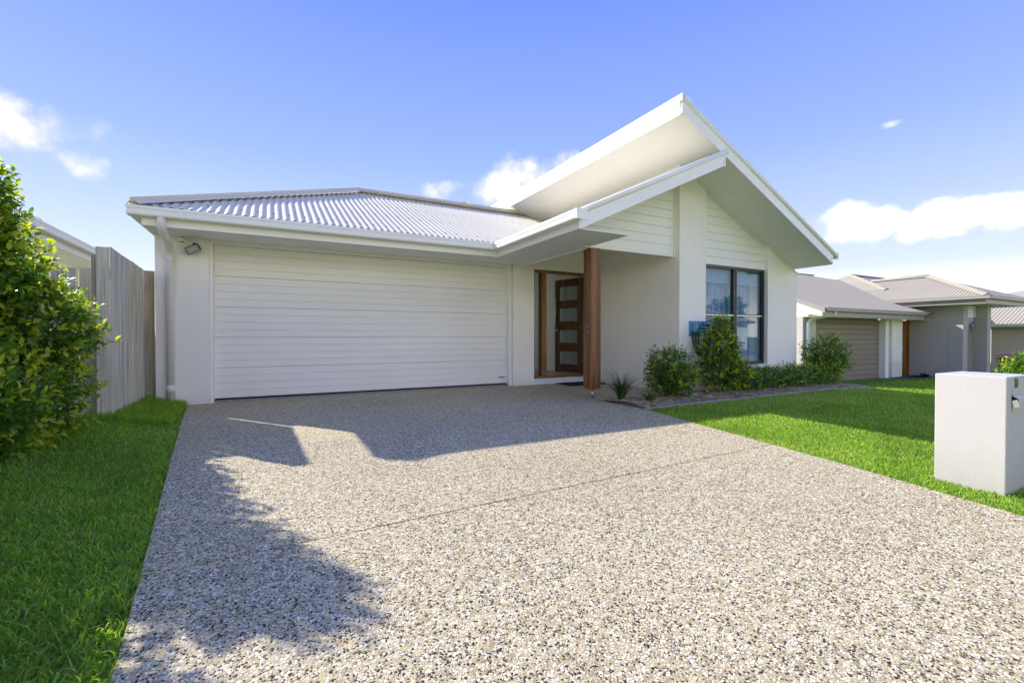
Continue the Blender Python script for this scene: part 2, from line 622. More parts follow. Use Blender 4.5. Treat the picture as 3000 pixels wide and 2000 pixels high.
def make_concrete():
    """exposed aggregate: pebbles set in a sandy matrix"""
    m = Mat('exposed_aggregate', 0.75, 0.2)
    tc = m.tc()
    nz = m.n.new('ShaderNodeTexNoise')
    nz.inputs['Scale'].default_value = 55
    m.l.new(tc, nz.inputs['Vector'])
    vm = m.n.new('ShaderNodeVectorMath')
    vm.operation = 'SCALE'
    vm.inputs['Scale'].default_value = 0.012
    m.l.new(nz.outputs['Color'], vm.inputs[0])
    va = m.n.new('ShaderNodeVectorMath')
    m.l.new(tc, va.inputs[0])
    m.l.new(vm.outputs[0], va.inputs[1])
    mp = m.n.new('ShaderNodeMapping')
    mp.inputs['Scale'].default_value = (1, 1, 0.0)
    m.l.new(va.outputs[0], mp.inputs['Vector'])
    vo = m.n.new('ShaderNodeTexVoronoi')
    vo.inputs['Scale'].default_value = 98
    m.l.new(mp.outputs[0], vo.inputs['Vector'])
    ve = m.n.new('ShaderNodeTexVoronoi')
    ve.feature = 'DISTANCE_TO_EDGE'
    ve.inputs['Scale'].default_value = 98
    m.l.new(mp.outputs[0], ve.inputs['Vector'])
    sp = m.n.new('ShaderNodeSeparateXYZ')
    m.l.new(vo.outputs['Color'], sp.inputs[0])
    peb = m.ramp(sp.outputs[0], [(0.0, (0.020, 0.020, 0.019)), (0.18, (0.06, 0.056, 0.048)), (0.25, (0.50, 0.40, 0.26)), (0.48, (0.60, 0.52, 0.375)), (0.66, (0.74, 0.675, 0.545)), (0.84, (0.85, 0.80, 0.68))], 'CONSTANT')
    matrix = m.ramp(m.noise(30, 5, 0.6), [(0.3, (0.42, 0.345, 0.215)), (0.7, (0.57, 0.48, 0.315))])
    # some cells are bare matrix
    bare = m.math('GREATER_THAN', sp.outputs[1], 0.80)
    edge = m.math('LESS_THAN', ve.outputs['Distance'], 0.10)
    k = m.math('MAXIMUM', bare, edge)
    c = m.mix(k, peb, matrix)
    big = m.noise(0.55, 5, 0.6)
    c = m.mix(1.0, c, m.ramp(big, [(0.28, (0.80, 0.785, 0.69)), (0.5, (0.92, 0.91, 0.82)), (0.75, (0.99, 0.98, 0.89))]), 'MULTIPLY')
    cl = m.noise(34, 3, 0.6)
    c = m.mix(1.0, c, m.ramp(cl, [(0.36, (0.70, 0.70, 0.70)), (0.5, (1.0, 1.0, 1.0)), (0.64, (1.16, 1.16, 1.15))]), 'MULTIPLY')
    st = m.noise(1.7, 4, 0.55, None, 0.6)
    c = m.mix(m.ramp(st, [(0.60, (0, 0, 0)), (0.75, (0.30, 0.30, 0.30))]), c, (0.36, 0.27, 0.16))
    m.color(c)
    m.bump(m.math('MINIMUM', ve.outputs['Distance'], 0.3), 0.55, 0.008)
    return m.m


M['concrete'] = make_concrete()


def attr_mat(name, rough=0.6, spec=0.2, trans=0.0, gain=1.0):
    m = Mat(name, rough, spec)
    c = m.attr()
    m.l.new(c, m.b.inputs['Base Color'])
    if trans:
        out = [n for n in m.n if n.type == 'OUTPUT_MATERIAL'][0]
        t = m.n.new('ShaderNodeBsdfTranslucent')
        cc = m.mix(1.0, c, (1.6, 1.55, 0.6), 'MULTIPLY')
        m.l.new(cc, t.inputs[0])
        mx = m.n.new('ShaderNodeMixShader')
        mx.inputs[0].default_value = trans
        m.l.new(m.b.outputs[0], mx.inputs[1])
        m.l.new(t.outputs[0], mx.inputs[2])
        m.l.new(mx.outputs[0], out.inputs[0])
    return m.m


M['pebble'] = attr_mat('pebbles', 0.6, 0.25)
M['blade'] = attr_mat('grass_blade', 0.5, 0.3, 0.55)
M['leaf'] = attr_mat('leaf', 0.4, 0.3, 0.48)
M['straw'] = attr_mat('mulch_straw', 0.85, 0.1)


def make_lawn_mat():
    m = Mat('lawn_soil', 0.95, 0.05)
    f = m.noise(9, 8, 0.65)
    f2 = m.noise(1.1, 5, 0.6)
    c = m.ramp(f, [(0.25, (0.08, 0.13, 0.025)), (0.55, (0.16, 0.27, 0.045)), (0.8, (0.22, 0.33, 0.07))])
    c = m.mix(m.ramp(f2, [(0.5, (0, 0, 0)), (0.8, (0.5, 0.5, 0.5))]), c, (0.11, 0.125, 0.04))
    m.color(c)
    m.bump(f, 0.6, 0.03)
    return m.m


M['lawn'] = make_lawn_mat()


def make_mulch_mat():
    m = Mat('mulch', 0.95, 0.05)
    v = m.mapping((1, 1, 1))
    f = m.noise(45, 6, 0.7, v, 1.5)
    m.color(m.ramp(f, [(0.3, (0.16, 0.11, 0.06)), (0.55, (0.40, 0.30, 0.18)), (0.75, (0.58, 0.47, 0.30))]))
    m.bump(f, 0.8, 0.02)
    return m.m


M['mulch'] = make_mulch_mat()


def rough_stone(name, a, b, scale=40, bump=0.3):
    m = Mat(name, 0.9, 0.12)
    f = m.noise(scale, 6, 0.65)
    m.color(m.ramp(f, [(0.3, a), (0.7, b)]))
    m.bump(f, bump, 0.005)
    return m.m


M['edging'] = rough_stone('edging_concrete', (0.20, 0.19, 0.16), (0.36, 0.34, 0.30), 30)
M['asphalt'] = rough_stone('asphalt', (0.07, 0.07, 0.07), (0.13, 0.128, 0.122), 90)
M['path'] = rough_stone('path_concrete', (0.26, 0.25, 0.235), (0.36, 0.35, 0.33), 50)
M['bark'] = rough_stone('bark', (0.05, 0.035, 0.025), (0.13, 0.10, 0.075), 40, 0.6)
M['mat'] = rough_stone('door_mat', (0.012, 0.012, 0.012), (0.03, 0.03, 0.03), 90)
M['bronze'] = painted('bronze_numeral', (0.17, 0.14, 0.09), 0.35, 0.5, 0.1)
M['plate'] = painted('stainless_plate', (0.50, 0.48, 0.41), 0.3, 0.5, 0.06)
M['fallen'] = painted('dry_leaf', (0.42, 0.26, 0.10), 0.7, 0.15, 0.1)
M['grey_trim'] = painted('grey_trim', (0.50, 0.51, 0.52), 0.45, 0.3, 0.03)
M['dark'] = painted('dark_gap', (0.01, 0.01, 0.01), 0.8, 0.1)

# ------------------------------------------------------------------ the ground
DL = [(8.2, -1.10), (7.9, -1.07), (3.94, -0.655), (1.77, -0.43), (-9.0, 0.2)]
DR = [(4.56, 4.43), (3.65, 4.30), (1.91, 4.08), (0.94, 3.90), (-2.0, 3.45), (-9.0, 2.9)]


def drive_l(y):
    return np.interp(y, [p[0] for p in DL[::-1]], [p[1] for p in DL[::-1]])


def drive_r(y):
    return np.interp(y, [p[0] for p in DR[::-1]], [p[1] for p in DR[::-1]])


def in_drive(x, y, m=0.0):
    return (x > drive_l(y) - m) & (x < drive_r(y) + m) & (y < 4.56) | ((y >= 4.5) & (x > drive_l(y) - m) & (x < 4.42 + m) & (y < 8.2)) | ((y > 5.45) & (x > 4.3) & (x < 6.3) & (y < 8.2))


def axis_lines(lo, hi, dense_lo, dense_hi, step):
    a = list(np.arange(dense_lo, dense_hi + 1e-6, step))
    s, x = step, dense_hi
    while x < hi:
        s *= 1.35
        x += s
        a.append(min(x, hi))
    s, x = step, dense_lo
    while x > lo:
        s *= 1.35
        x -= s
        a.append(max(x, lo))
    return np.array(sorted(set(np.round(a, 4))))


gx = axis_lines(-900, 900, -3.5, 18, 0.25)
gy = axis_lines(-900, 900, -3, 12, 0.25)
GX, GY = np.meshgrid(gx, gy)
GZ = gz(GX, GY) - 0.012
GZ = np.where(in_drive(GX, GY, -0.12), GZ - 0.05, GZ)
nx, ny = len(gx), len(gy)
gi = np.arange(nx * ny).reshape(ny, nx)
q = np.stack([gi[:-1, :-1], gi[:-1, 1:], gi[1:, 1:], gi[1:, :-1]], -1).reshape(-1, 4)
lawn = np_mesh('lawn', np.stack([GX, GY, GZ], -1).reshape(-1, 3), q.ravel(), np.arange(len(q)) * 4, np.full(len(q), 4), M['lawn'], smooth=True)
props(lawn, kind='structure')

# driveway: two poured slabs with a narrow saw-cut joint between them
JA, JB = (-1.2, 2.42), (4.6, 2.66)   # the joint's line


def joint_y(x):
    return JA[1] + (x - JA[0]) * (JB[1] - JA[1]) / (JB[0] - JA[0])


driveway = bpy.data.objects.new('driveway', None)
col.objects.link(driveway)
props(driveway, kind='structure')


def slab(rows):
    """rows: list of (y_left, x_left, y_right, x_right)"""
    mb = MB()
    vs, fs = [], []
    N = 8
    for (yl, xl, yr, xr) in rows:
        for k in range(N + 1):
            t = k / N
            x, y = xl + (xr - xl) * t, yl + (yr - yl) * t
            vs.append((x, y, float(gz(x if x > -0.95 else -0.9, y)) + 0.006))
    for i in range(len(rows) - 1):
        for k in range(N):
            a = i * (N + 1) + k
            fs.append((a, a + N + 1, a + N + 2, a + 1))
    n = len(vs)
    # skirt
    rim = [k for k in range(N + 1)] + [i * (N + 1) + N for i in range(1, len(rows))] + [(len(rows) - 1) * (N + 1) + k for k in range(N - 1, -1, -1)] + [i * (N + 1) for i in range(len(rows) - 2, 0, -1)]
    vs += [(vs[i][0], vs[i][1], vs[i][2] - 0.1) for i in rim]
    for j in range(len(rim)):
        j2 = (j + 1) % len(rim)
        fs.append((rim[j], rim[j2], n + j2, n + j))
    mb.add(vs, fs)
    return mb


g = 0.006
rows1 = [(8.15, -1.09, 8.15, 4.42), (6.5, float(drive_l(6.5)), 6.5, 4.42), (5.47, float(drive_l(5.47)), 5.47, 4.42), (4.56, float(drive_l(4.56)), 4.56, 4.43)]
for y in (4.1, 3.65, 3.2):
    rows1.append((y, float(drive_l(y)), y, float(drive_r(y))))
xl, xr = float(drive_l(2.44)), float(drive_r(2.65))
rows1.append((joint_y(xl) + g, xl, joint_y(xr) + g, xr))
rows2 = [(joint_y(xl) - g, xl, joint_y(xr) - g, xr)]
for y in (1.9, 1.4, 0.9, 0.2, -1, -2.5, -4.5, -6.5):
    rows2.append((y, float(drive_l(y)), y, float(drive_r(y))))
slab(rows1).obj('slab', M['concrete'], driveway)
slab(rows2).obj('slab', M['concrete'], driveway)
slab([(8.15, 4.421, 8.15, 6.30), (6.6, 4.421, 6.6, 6.30), (5.47, 4.421, 5.47, 6.30)]).obj('porch_slab', M['concrete'], driveway)


# pebbles standing proud of the concrete close by
def pebbles():
    n = 95000
    d = 0.9 + 4.3 * rng.random(n) ** 0.75
    a = R(27.9) + (rng.random(n) - 0.5) * R(104)
    x, y = d * np.sin(a) / 1.0, d * np.cos(a)
    keep = in_drive(x, y, -0.01) & (y < 4.6) & (np.abs(y - joint_y(x)) > 0.012) & (y > 0.4)
    x, y = x[keep], y[keep]
    n = len(x)
    rad = 0.0032 + 0.0034 * rng.random(n) ** 2
    asp = 0.6 + 0.4 * rng.random(n)
    th = rng.random(n) * np.pi
    h = 0.0018 + 0.0022 * rng.random(n)
    ring = 6
    V = np.zeros((n, ring + 1, 3))
    zb = gz(x, y) + 0.006
    V[:, ring] = np.stack([x, y, zb + h], -1)
    for k in range(ring):
        an = 2 * np.pi * k / ring
        rr = rad * (0.85 + 0.3 * rng.random(n))
        px, py = np.cos(an) * rr, np.sin(an) * rr * asp
        V[:, k, 0] = x + px * np.cos(th) - py * np.sin(th)
        V[:, k, 1] = y + px * np.sin(th) + py * np.cos(th)
        V[:, k, 2] = zb + 0.0003
    base = (np.arange(n) * (ring + 1))[:, None, None]
    F = np.array([[k, (k + 1) % ring, ring] for k in range(ring)])[None] + base
    pal = np.array([(0.86, 0.82, 0.71), (0.76, 0.70, 0.57), (0.62, 0.54, 0.39), (0.035, 0.036, 0.035), (0.07, 0.07, 0.066), (0.60, 0.42, 0.26)])
    ci = rng.choice(6, n, p=[0.30, 0.22, 0.16, 0.17, 0.10, 0.05])
    c = pal[ci] * (0.78 + 0.3 * rng.random((n, 1))) * np.array([1, 0.99, 0.92])
    C = np.repeat(c[:, None], ring + 1, 1).reshape(-1, 3)
    F = F.reshape(-1, 3)
    o = np_mesh('pebble_aggregate', V.reshape(-1, 3), F.ravel(), np.arange(len(F)) * 3, np.full(len(F), 3), M['pebble'], C, True, driveway)
    props(o, kind='stuff')


pebbles()

# garden bed, its concrete edging, the street
BED = [(4.425, 4.60), (10.6, 4.76), (11.3, 5.1), (11.3, 5.9), (9.66, 5.9), (9.66, 5.572), (6.2, 5.572), (6.2, 5.46), (4.425, 5.46)]


def in_bed(x, y):
    return (x > 4.40) & (x < 11.35) & (y > 4.58 + (x - 4.4) * 0.026) & (y < 5.95)


mb = MB()
N = 60
vs, fs = [], []
for i in range(N + 1):
    x = 4.425 + (11.2 - 4.425) * i / N
    y0 = 4.60 + (x - 4.425) * 0.026
    y1 = 5.47 if x < 6.2 else (5.575 if x < 9.66 else 5.95)
    for k in range(7):
        t = k / 6
        y = y0 + (y1 - y0) * t
        vs.append((x, y, (float(gz(x, y)) - 0.03) if (i == 0 or k in (0, 6)) else float(gz(x, y)) + 0.012 + 0.03 * math.sin(math.pi * min(1, t * 1.2)) + 0.012 * random.random()))
for i in range(N):
    for k in range(6):
        a = i * 7 + k
        fs.append((a, a + 7, a + 8, a + 1))
mb.add(vs, fs, True)
bed = mb.obj('garden_bed', M['mulch'])
props(bed, kind='structure')


def straw():
    n = 9000
    x = 4.45 + (11.1 - 4.45) * rng.random(n) ** 1.2
    y0 = 4.61 + (x - 4.425) * 0.026
    y1 = np.where(x < 6.2, 5.45, np.where(x < 9.66, 5.56, 5.9))
    y = y0 + (y1 - y0) * rng.random(n)
    t = (y - y0) / (y1 - y0)
    z = gz(x, y) + 0.022 + 0.035 * np.sin(np.pi * np.minimum(1, t * 1.3))
    L = 0.02 + 0.06 * rng.random(n)
    w = 0.002 + 0.004 * rng.random(n)
    th = rng.random(n) * 2 * np.pi
    tilt = (rng.random(n) - 0.4) * 0.5
    dx, dy, dz = np.cos(th) * L, np.sin(th) * L, np.sin(tilt) * L
    px, py = -np.sin(th) * w, np.cos(th) * w
    V = np.stack([np.stack([x - dx + px, y - dy + py, z - dz * 0.3], -1), np.stack([x - dx - px, y - dy - py, z - dz * 0.3 + 0.002], -1),
                  np.stack([x + dx - px, y + dy - py, z + dz + 0.002], -1), np.stack([x + dx + px, y + dy + py, z + dz], -1)], 1)
    pal = np.array([(0.66, 0.54, 0.35), (0.50, 0.38, 0.22), (0.26, 0.17, 0.09), (0.76, 0.66, 0.46)])
    c = pal[rng.choice(4, n)] * (0.7 + 0.5 * rng.random((n, 1)))
    C = np.repeat(c[:, None], 4, 1).reshape(-1, 3)
    o = np_mesh('mulch_straw', V.reshape(-1, 3), np.arange(4 * n), np.arange(n) * 4, np.full(n, 4), M['straw'], C, parent=bed)
    props(o, kind='stuff')


straw()

edge = thing('garden_edging', 'thin grey concrete edging strip between mulch bed and lawn', 'edging', (4.43, 4.57, 0))
xs = np.arange(4.43, 10.9, 0.62)
for i in range(len(xs)):
    x0, x1 = xs[i], min(xs[i] + 0.615, 10.95)
    y0, y1 = 4.545 + (x0 - 4.43) * 0.026, 4.545 + (x1 - 4.43) * 0.026
    z = float(gz((x0 + x1) / 2, y0))
    mb = MB()
    j = random.uniform(-0.004, 0.006)
    vs = [(x0, y0, z - 0.05), (x1, y1, z - 0.05), (x1, y1 + 0.045, z - 0.05), (x0, y0 + 0.045, z - 0.05),
          (x0, y0, z + 0.020 + j), (x1, y1, z + 0.020 + j), (x1, y1 + 0.04, z + 0.026 + j), (x0, y0 + 0.04, z + 0.026 + j)]
    mb.add(vs, [(3, 2, 1, 0), (4, 5, 6, 7), (0, 1, 5, 4), (1, 2, 6, 5), (2, 3, 7, 6), (3, 0, 4, 7)])
    mb.obj('edging_block', M['edging'], edge, 0.006)

# footpath, kerb and road out in the street behind the camera
for nm, y0, y1, z, mt in (('footpath', -5.6, -4.2, -0.19, 'path'), ('road', -15.5, -7.9, -0.36, 'asphalt')):
    MB().box(-200, 200, y0, y1, z - 0.2, z).obj(nm, M[mt])
    props(bpy.data.objects[nm], kind='structure')
for nm, y0, y1 in (('kerb', -7.9, -7.6), ('kerb', -15.8, -15.5)):
    props(MB().box(-200, 200, y0, y1, -0.6, -0.255).obj(nm, M['edging']), kind='structure')


# ------------------------------------------------------------------ grass
def grass(name, x, y, hgt, wid, lean, pal, pp):
    n = len(x)
    z = gz(x, y) - 0.012
    th = rng.random(n) * 2 * np.pi
    ld = rng.random(n) * 2 * np.pi
    ln = lean * (0.3 + rng.random(n))
    h = hgt * (0.55 + 0.75 * rng.random(n) ** 1.5)
    w = wid * (0.7 + 0.6 * rng.random(n))
    wx, wy = np.cos(th) * w / 2, np.sin(th) * w / 2
    lx, ly = np.cos(ld) * ln * h, np.sin(ld) * ln * h
    V = np.zeros((n, 5, 3))
    V[:, 0] = np.stack([x - wx, y - wy, z], -1)
    V[:, 1] = np.stack([x + wx, y + wy, z], -1)
    V[:, 2] = np.stack([x + lx * 0.35 + wx * 0.85, y + ly * 0.35 + wy * 0.85, z + h * 0.6], -1)
    V[:, 3] = np.stack([x + lx * 0.35 - wx * 0.85, y + ly * 0.35 - wy * 0.85, z + h * 0.6], -1)
    V[:, 4] = np.stack([x + lx, y + ly, z + h * (1 - 0.25 * np.minimum(1, ln))], -1)
    b = (np.arange(n) * 5)[:, None]
    flat = np.concatenate([b + np.array([[0, 1, 2, 3]]), b + np.array([[3, 2, 4]])], 1).ravel()
    tot = np.tile([4, 3], n)
    st = np.concatenate([[0], np.cumsum(tot)[:-1]])
    c = np.array(pal)[rng.choice(len(pal), n, p=pp)] * (0.75 + 0.5 * rng.random((n, 1)))
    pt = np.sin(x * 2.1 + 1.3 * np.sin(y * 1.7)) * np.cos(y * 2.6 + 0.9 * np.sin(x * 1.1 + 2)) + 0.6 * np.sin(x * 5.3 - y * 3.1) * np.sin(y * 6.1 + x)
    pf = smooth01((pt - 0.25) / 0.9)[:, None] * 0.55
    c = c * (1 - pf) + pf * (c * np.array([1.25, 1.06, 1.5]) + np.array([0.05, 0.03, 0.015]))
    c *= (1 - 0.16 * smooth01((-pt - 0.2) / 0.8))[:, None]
    worn = np.exp(-(((x - 7.2) / 1.5) ** 2 + ((y - 4.25) / 0.22) ** 2))[:, None] * 0.6 * (rng.random((n, 1)) > 0.4)
    c = c * (1 - worn) + worn * np.array([0.45, 0.43, 0.25])
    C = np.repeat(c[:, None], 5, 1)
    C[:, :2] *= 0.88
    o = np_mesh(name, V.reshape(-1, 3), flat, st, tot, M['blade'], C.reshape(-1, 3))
    return o


def scatter(n, x0, x1, y0, y1, keepf, falloff):
    x = x0 + (x1 - x0) * rng.random(n)
    y = y0 + (y1 - y0) * rng.random(n)
    d = np.hypot(x, y)
    k = keepf(x, y) & (rng.random(n) < np.minimum(1, (falloff / np.maximum(d, 0.1)) ** 1.4))
    return x[k], y[k]


GREEN = [(0.215, 0.375, 0.050), (0.275, 0.45, 0.064), (0.35, 0.51, 0.085), (0.14, 0.275, 0.042), (0.48, 0.47, 0.21)]


def left_ok(x, y):
    return (x < drive_l(y) - 0.004) & ((y < 7.9) | (x < -1.44)) & (y < 9.5)


lx, ly = scatter(230000, -3.4, 0.2, 0.7, 8.6, left_ok, 2.6)
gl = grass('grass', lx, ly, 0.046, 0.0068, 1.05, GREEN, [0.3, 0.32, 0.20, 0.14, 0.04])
props(gl, 'short green lawn grass left of the driveway beside the fence', 'grass', kind='stuff')
gt_x, gt_y = scatter(9000, -1.75, -1.0, 6.2, 8.1, lambda x, y: left_ok(x, y) & (x < -1.0), 9)
gt2 = grass('grass', gt_x, gt_y, 0.10, 0.007, 0.55, GREEN, [0.35, 0.35, 0.15, 0.13, 0.02])
props(gt2, 'longer grass at the foot of the paling fence and downpipe', 'grass', kind='stuff')


def right_ok(x, y):
    return (x > drive_r(y) + 0.004) & (x > 3.3) & ~((x > 4.40) & (x < 11.3) & (y > 4.545 + (x - 4.43) * 0.026)) & (y < 8.3) & ~((x > 14.9) & (y > 7.6))


rx, ry = scatter(620000, 3.3, 13, -0.6, 7.6, right_ok, 4.2)
rd = np.hypot(rx, ry)
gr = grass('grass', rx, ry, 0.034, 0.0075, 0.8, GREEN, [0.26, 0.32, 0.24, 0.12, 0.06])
props(gr, 'mown green lawn right of the driveway, half sunlit half shaded', 'grass', kind='stuff')
fx, fy = scatter(90000, 12.5, 27, 0.0, 8.4, right_ok, 14)
gf = grass('grass', fx, fy, 0.045, 0.022, 0.8, GREEN, [0.3, 0.34, 0.2, 0.12, 0.04])
props(gf, "far lawn in front of the neighbour's garage", 'grass', kind='stuff')

# ------------------------------------------------------------------ the house
house = thing('house', 'white rendered single-storey house with double garage and tall skillion roof over the front wing', 'house', (2.0, 7.9, 0))
ZS = 2.38


def P(name, mat, mb, parent=house, bevel=0):
    return mb.obj(name, M[mat], parent, bevel)


def B(name, mat, x0, x1, y0, y1, z0, z1, parent=house, bevel=0):
    return P(name, mat, MB().box(x0, x1, y0, y1, z0, z1), parent, bevel)


SK = 0.4763                      # skillion slope


def sk(x):
    return 4.29 - SK * (x - 5.44)    # underside of the skillion


LR = 0.459                       # slope of the lower front roof


def lr(x):
    return 2.392 + LR * (x - 3.56)   # underside of the lower rake


# walls
B('wall', 'render', -1.42, -0.785, 7.90, 8.12, -0.1, 2.40, bevel=0.006)
B('wall', 'render', 4.21, 4.69, 7.90, 8.12, -0.1, 2.74, bevel=0.006)
B('wall', 'render', 4.6905, 6.215, 7.902, 8.12, 2.335, 2.75)
B('wall', 'render', 6.10, 6.215, 7.903, 8.12, 0.121, 2.334)
B('step', 'riser', 4.6905, 6.215, 7.905, 8.14, -0.1, 0.12)
B('wall', 'render', -1.42, -1.25, 8.121, 13.0, -0.1, 2.60)
P('wall', 'render', MB().prism([(6.216, -0.1), (6.88, -0.1), (6.88, sk(6.88)), (6.216, sk(6.216))], 'y', 5.58, 5.80), bevel=0.006)
P('wall', 'render', MB().prism([(8.667, -0.1), (9.64, -0.1), (9.64, sk(9.64)), (8.667, sk(8.667))], 'y', 5.58, 5.80), bevel=0.006)
P('wall', 'render', MB().prism([(6.216, -0.1), (6.40, -0.1), (6.40, sk(6.40)), (6.216, sk(6.216))], 'y', 5.801, 13.0))
P('wall', 'render', MB().prism([(9.46, -0.1), (9.64, -0.1), (9.64, sk(9.64)), (9.46, sk(9.46))], 'y', 5.801, 13.0))
B('wall', 'render', 6.881, 8.666, 5.66, 5.80, -0.1, 0.43)
B('wall', 'render', 6.401, 9.459, 9.0, 9.1, 0, 2.5)
B('window_sill', 'render', 6.8815, 8.74, 5.565, 5.659, 0.36, 0.44, bevel=0.005)

# garage opening trims, jambs, head
B('trim', 'trim', -0.784, -0.746, 7.925, 8.10, -0.02, 2.336, bevel=0.003)
B('trim', 'trim', 4.132, 4.174, 7.925, 8.10, -0.02, 2.336, bevel=0.003)
B('trim', 'trim', 4.1745, 4.2095, 7.96, 8.10, -0.02, 2.379)
B('trim', 'trim', -0.784, 4.174, 7.922, 8.10, 2.337, 2.377, bevel=0.003)
B('threshold', 'edging', -0.745, 4.131, 7.96, 8.16, -0.05, 0.030)
B('seal', 'black', -0.745, 4.131, 8.035, 8.10, 0.0305, 0.052)
gd = sub('garage_door', house)
nsl = 20
z0, z1 = 0.053, 2.335
dz = (z1 - z0) / nsl
for k in range(nsl):
    a, b = z0 + k * dz, z0 + (k + 1) * dz
    joint = (k % 4 == 0)
    gp = 0.0035 if joint else 0.0012
    prof = [(8.09, a + gp), (8.052, a + gp), (8.0475, a + gp + 0.003), (8.048, a + dz * 0.5), (8.0490, b - 0.006), (8.0525, b), (8.09, b)]
    P('slat', 'garage', MB().prism(prof, 'x', -0.745, 4.131), gd)
B('latch', 'black', 3.96, 4.09, 8.036, 8.046, 0.165, 0.183, gd)

# entry: timber frame, sidelight, open door, hall
ef = sub('door_frame', house)
for (x0, x1, z0_, z1_) in ((4.695, 4.735, 0.121, 2.333), (6.06, 6.099, 0.121, 2.333), (4.735, 6.06, 2.285, 2.333), (4.735, 6.06, 0.121, 0.165)):
    B('frame_rail', 'frame', x0, x1, 7.955, 8.075, z0_, z1_, ef, 0.003)
B('mullion', 'frame', 4.90, 5.015, 7.95, 8.085, 0.166, 2.284, ef, 0.004)
B('side_pane', 'door_glass', 4.736, 4.899, 8.01, 8.016, 0.166, 2.284, ef)
leaf = sub('entry_door', house)
hx, hy = 6.03, 8.04
fx_, fy_ = 5.84, 8.87
dv = Vector((fx_ - hx, fy_ - hy, 0))
Ld = dv.length
dv.normalize()
nv = Vector((-dv.y, dv.x, 0))   # door thickness direction


def leafbox(s0, s1, z0, z1, t0=-0.02, t1=0.02):
    mb = MB()
    vs = []
    for z in (z0, z1):
        for t in (t0, t1):
            for s_ in (s0, s1):
                p = Vector((hx, hy, 0)) + dv * (s_ * Ld) + nv * t
                vs.append((p.x, p.y, z))
    mb.add(vs, [(0, 2, 3, 1), (4, 5, 7, 6), (0, 1, 5, 4), (2, 6, 7, 3), (0, 4, 6, 2), (1, 3, 7, 5)])
    return mb


dz0, dz1 = 0.17, 2.27
dh = dz1 - dz0
panes = [(0.080, 0.228), (0.311, 0.453), (0.546, 0.682), (0.775, 0.914)]
P('stile', 'door', leafbox(0, 0.20, dz0, dz1), leaf, 0.002)
P('stile', 'door', leafbox(0.86, 1.0, dz0, dz1), leaf, 0.002)
edges = [0.0] + [v for p in panes for v in p] + [1.0]
for k in range(0, len(edges), 2):
    P('rail', 'door', leafbox(0.2005, 0.8595, dz1 - edges[k + 1] * dh, dz1 - edges[k] * dh, -0.018, 0.018), leaf)
for a, b in panes:
    P('pane', 'door_glass', leafbox(0.2005, 0.8595, dz1 - b * dh, dz1 - a * dh, -0.004, 0.004), leaf)
p0 = Vector((hx, hy, 0)) + dv * (0.93 * Ld)
hd = MB()
for sgn in (1, -1):
    q0 = p0 + nv * (0.065 * sgn)
    hd.tube([(q0.x, q0.y, 1.22), (q0.x, q0.y, 1.86)], 0.012, 10)
    for zz in (1.30, 1.78):
        q1 = p0 + nv * (0.019 * sgn)
        hd.tube([(q1.x, q1.y, zz), (q0.x, q0.y, zz)], 0.008, 8)
P('handle', 'steel', hd, leaf)
for sgn in (1, -1):
    q0, q1 = p0 + nv * (0.019 * sgn), p0 + nv * (0.032 * sgn)
    P('lock', 'steel', MB().tube([(q0.x, q0.y, 1.12), (q1.x, q1.y, 1.12)], 0.024, 14), leaf)
hall = sub('hall', house)
B('hall_floor', 'tile', 4.45, 6.214, 8.142, 13.0, 0.02, 0.118, hall)
B('hall_wall', 'inner', 4.45, 4.55, 8.125, 13.0, 0.119, 2.60, hall)
B('hall_wall', 'inner', 6.16, 6.214, 8.125, 13.0, 0.119, 2.60, hall)
B('hall_ceiling', 'inner', 4.45, 6.214, 8.125, 13.0, 2.601, 2.65, hall)
B('skirting', 'inner', 6.148, 6.1595, 8.125, 13.0, 0.1195, 0.21, hall)
B('inner_door', 'inner', 6.125, 6.155, 8.98, 9.75, 0.13, 2.16, hall)
B('inner_jamb', 'inner', 6.135, 6.1590, 8.90, 8.96, 0.12, 2.22, hall)
B('inner_jamb', 'inner', 6.135, 6.1590, 9.77, 9.83, 0.12, 2.22, hall)
B('inner_jamb', 'inner', 6.135, 6.1590, 8.9605, 9.7695, 2.17, 2.22, hall)
for zz in (0.55, 1.75):
    B('hinge', 'steel', 6.118, 6.1245, 8.982, 9.0, zz, zz + 0.10, hall)
# closing walls so that the garage and front room stay dark
B('wall', 'inner', -1.249, 4.449, 12.9, 13.0, 0, 2.9)
B('wall', 'inner', 6.401, 9.459, 12.9, 13.0, 0, 2.4)
B('wall', 'inner', 4.4495, 6.2155, 12.95, 13.0, 2.66, 2.95)

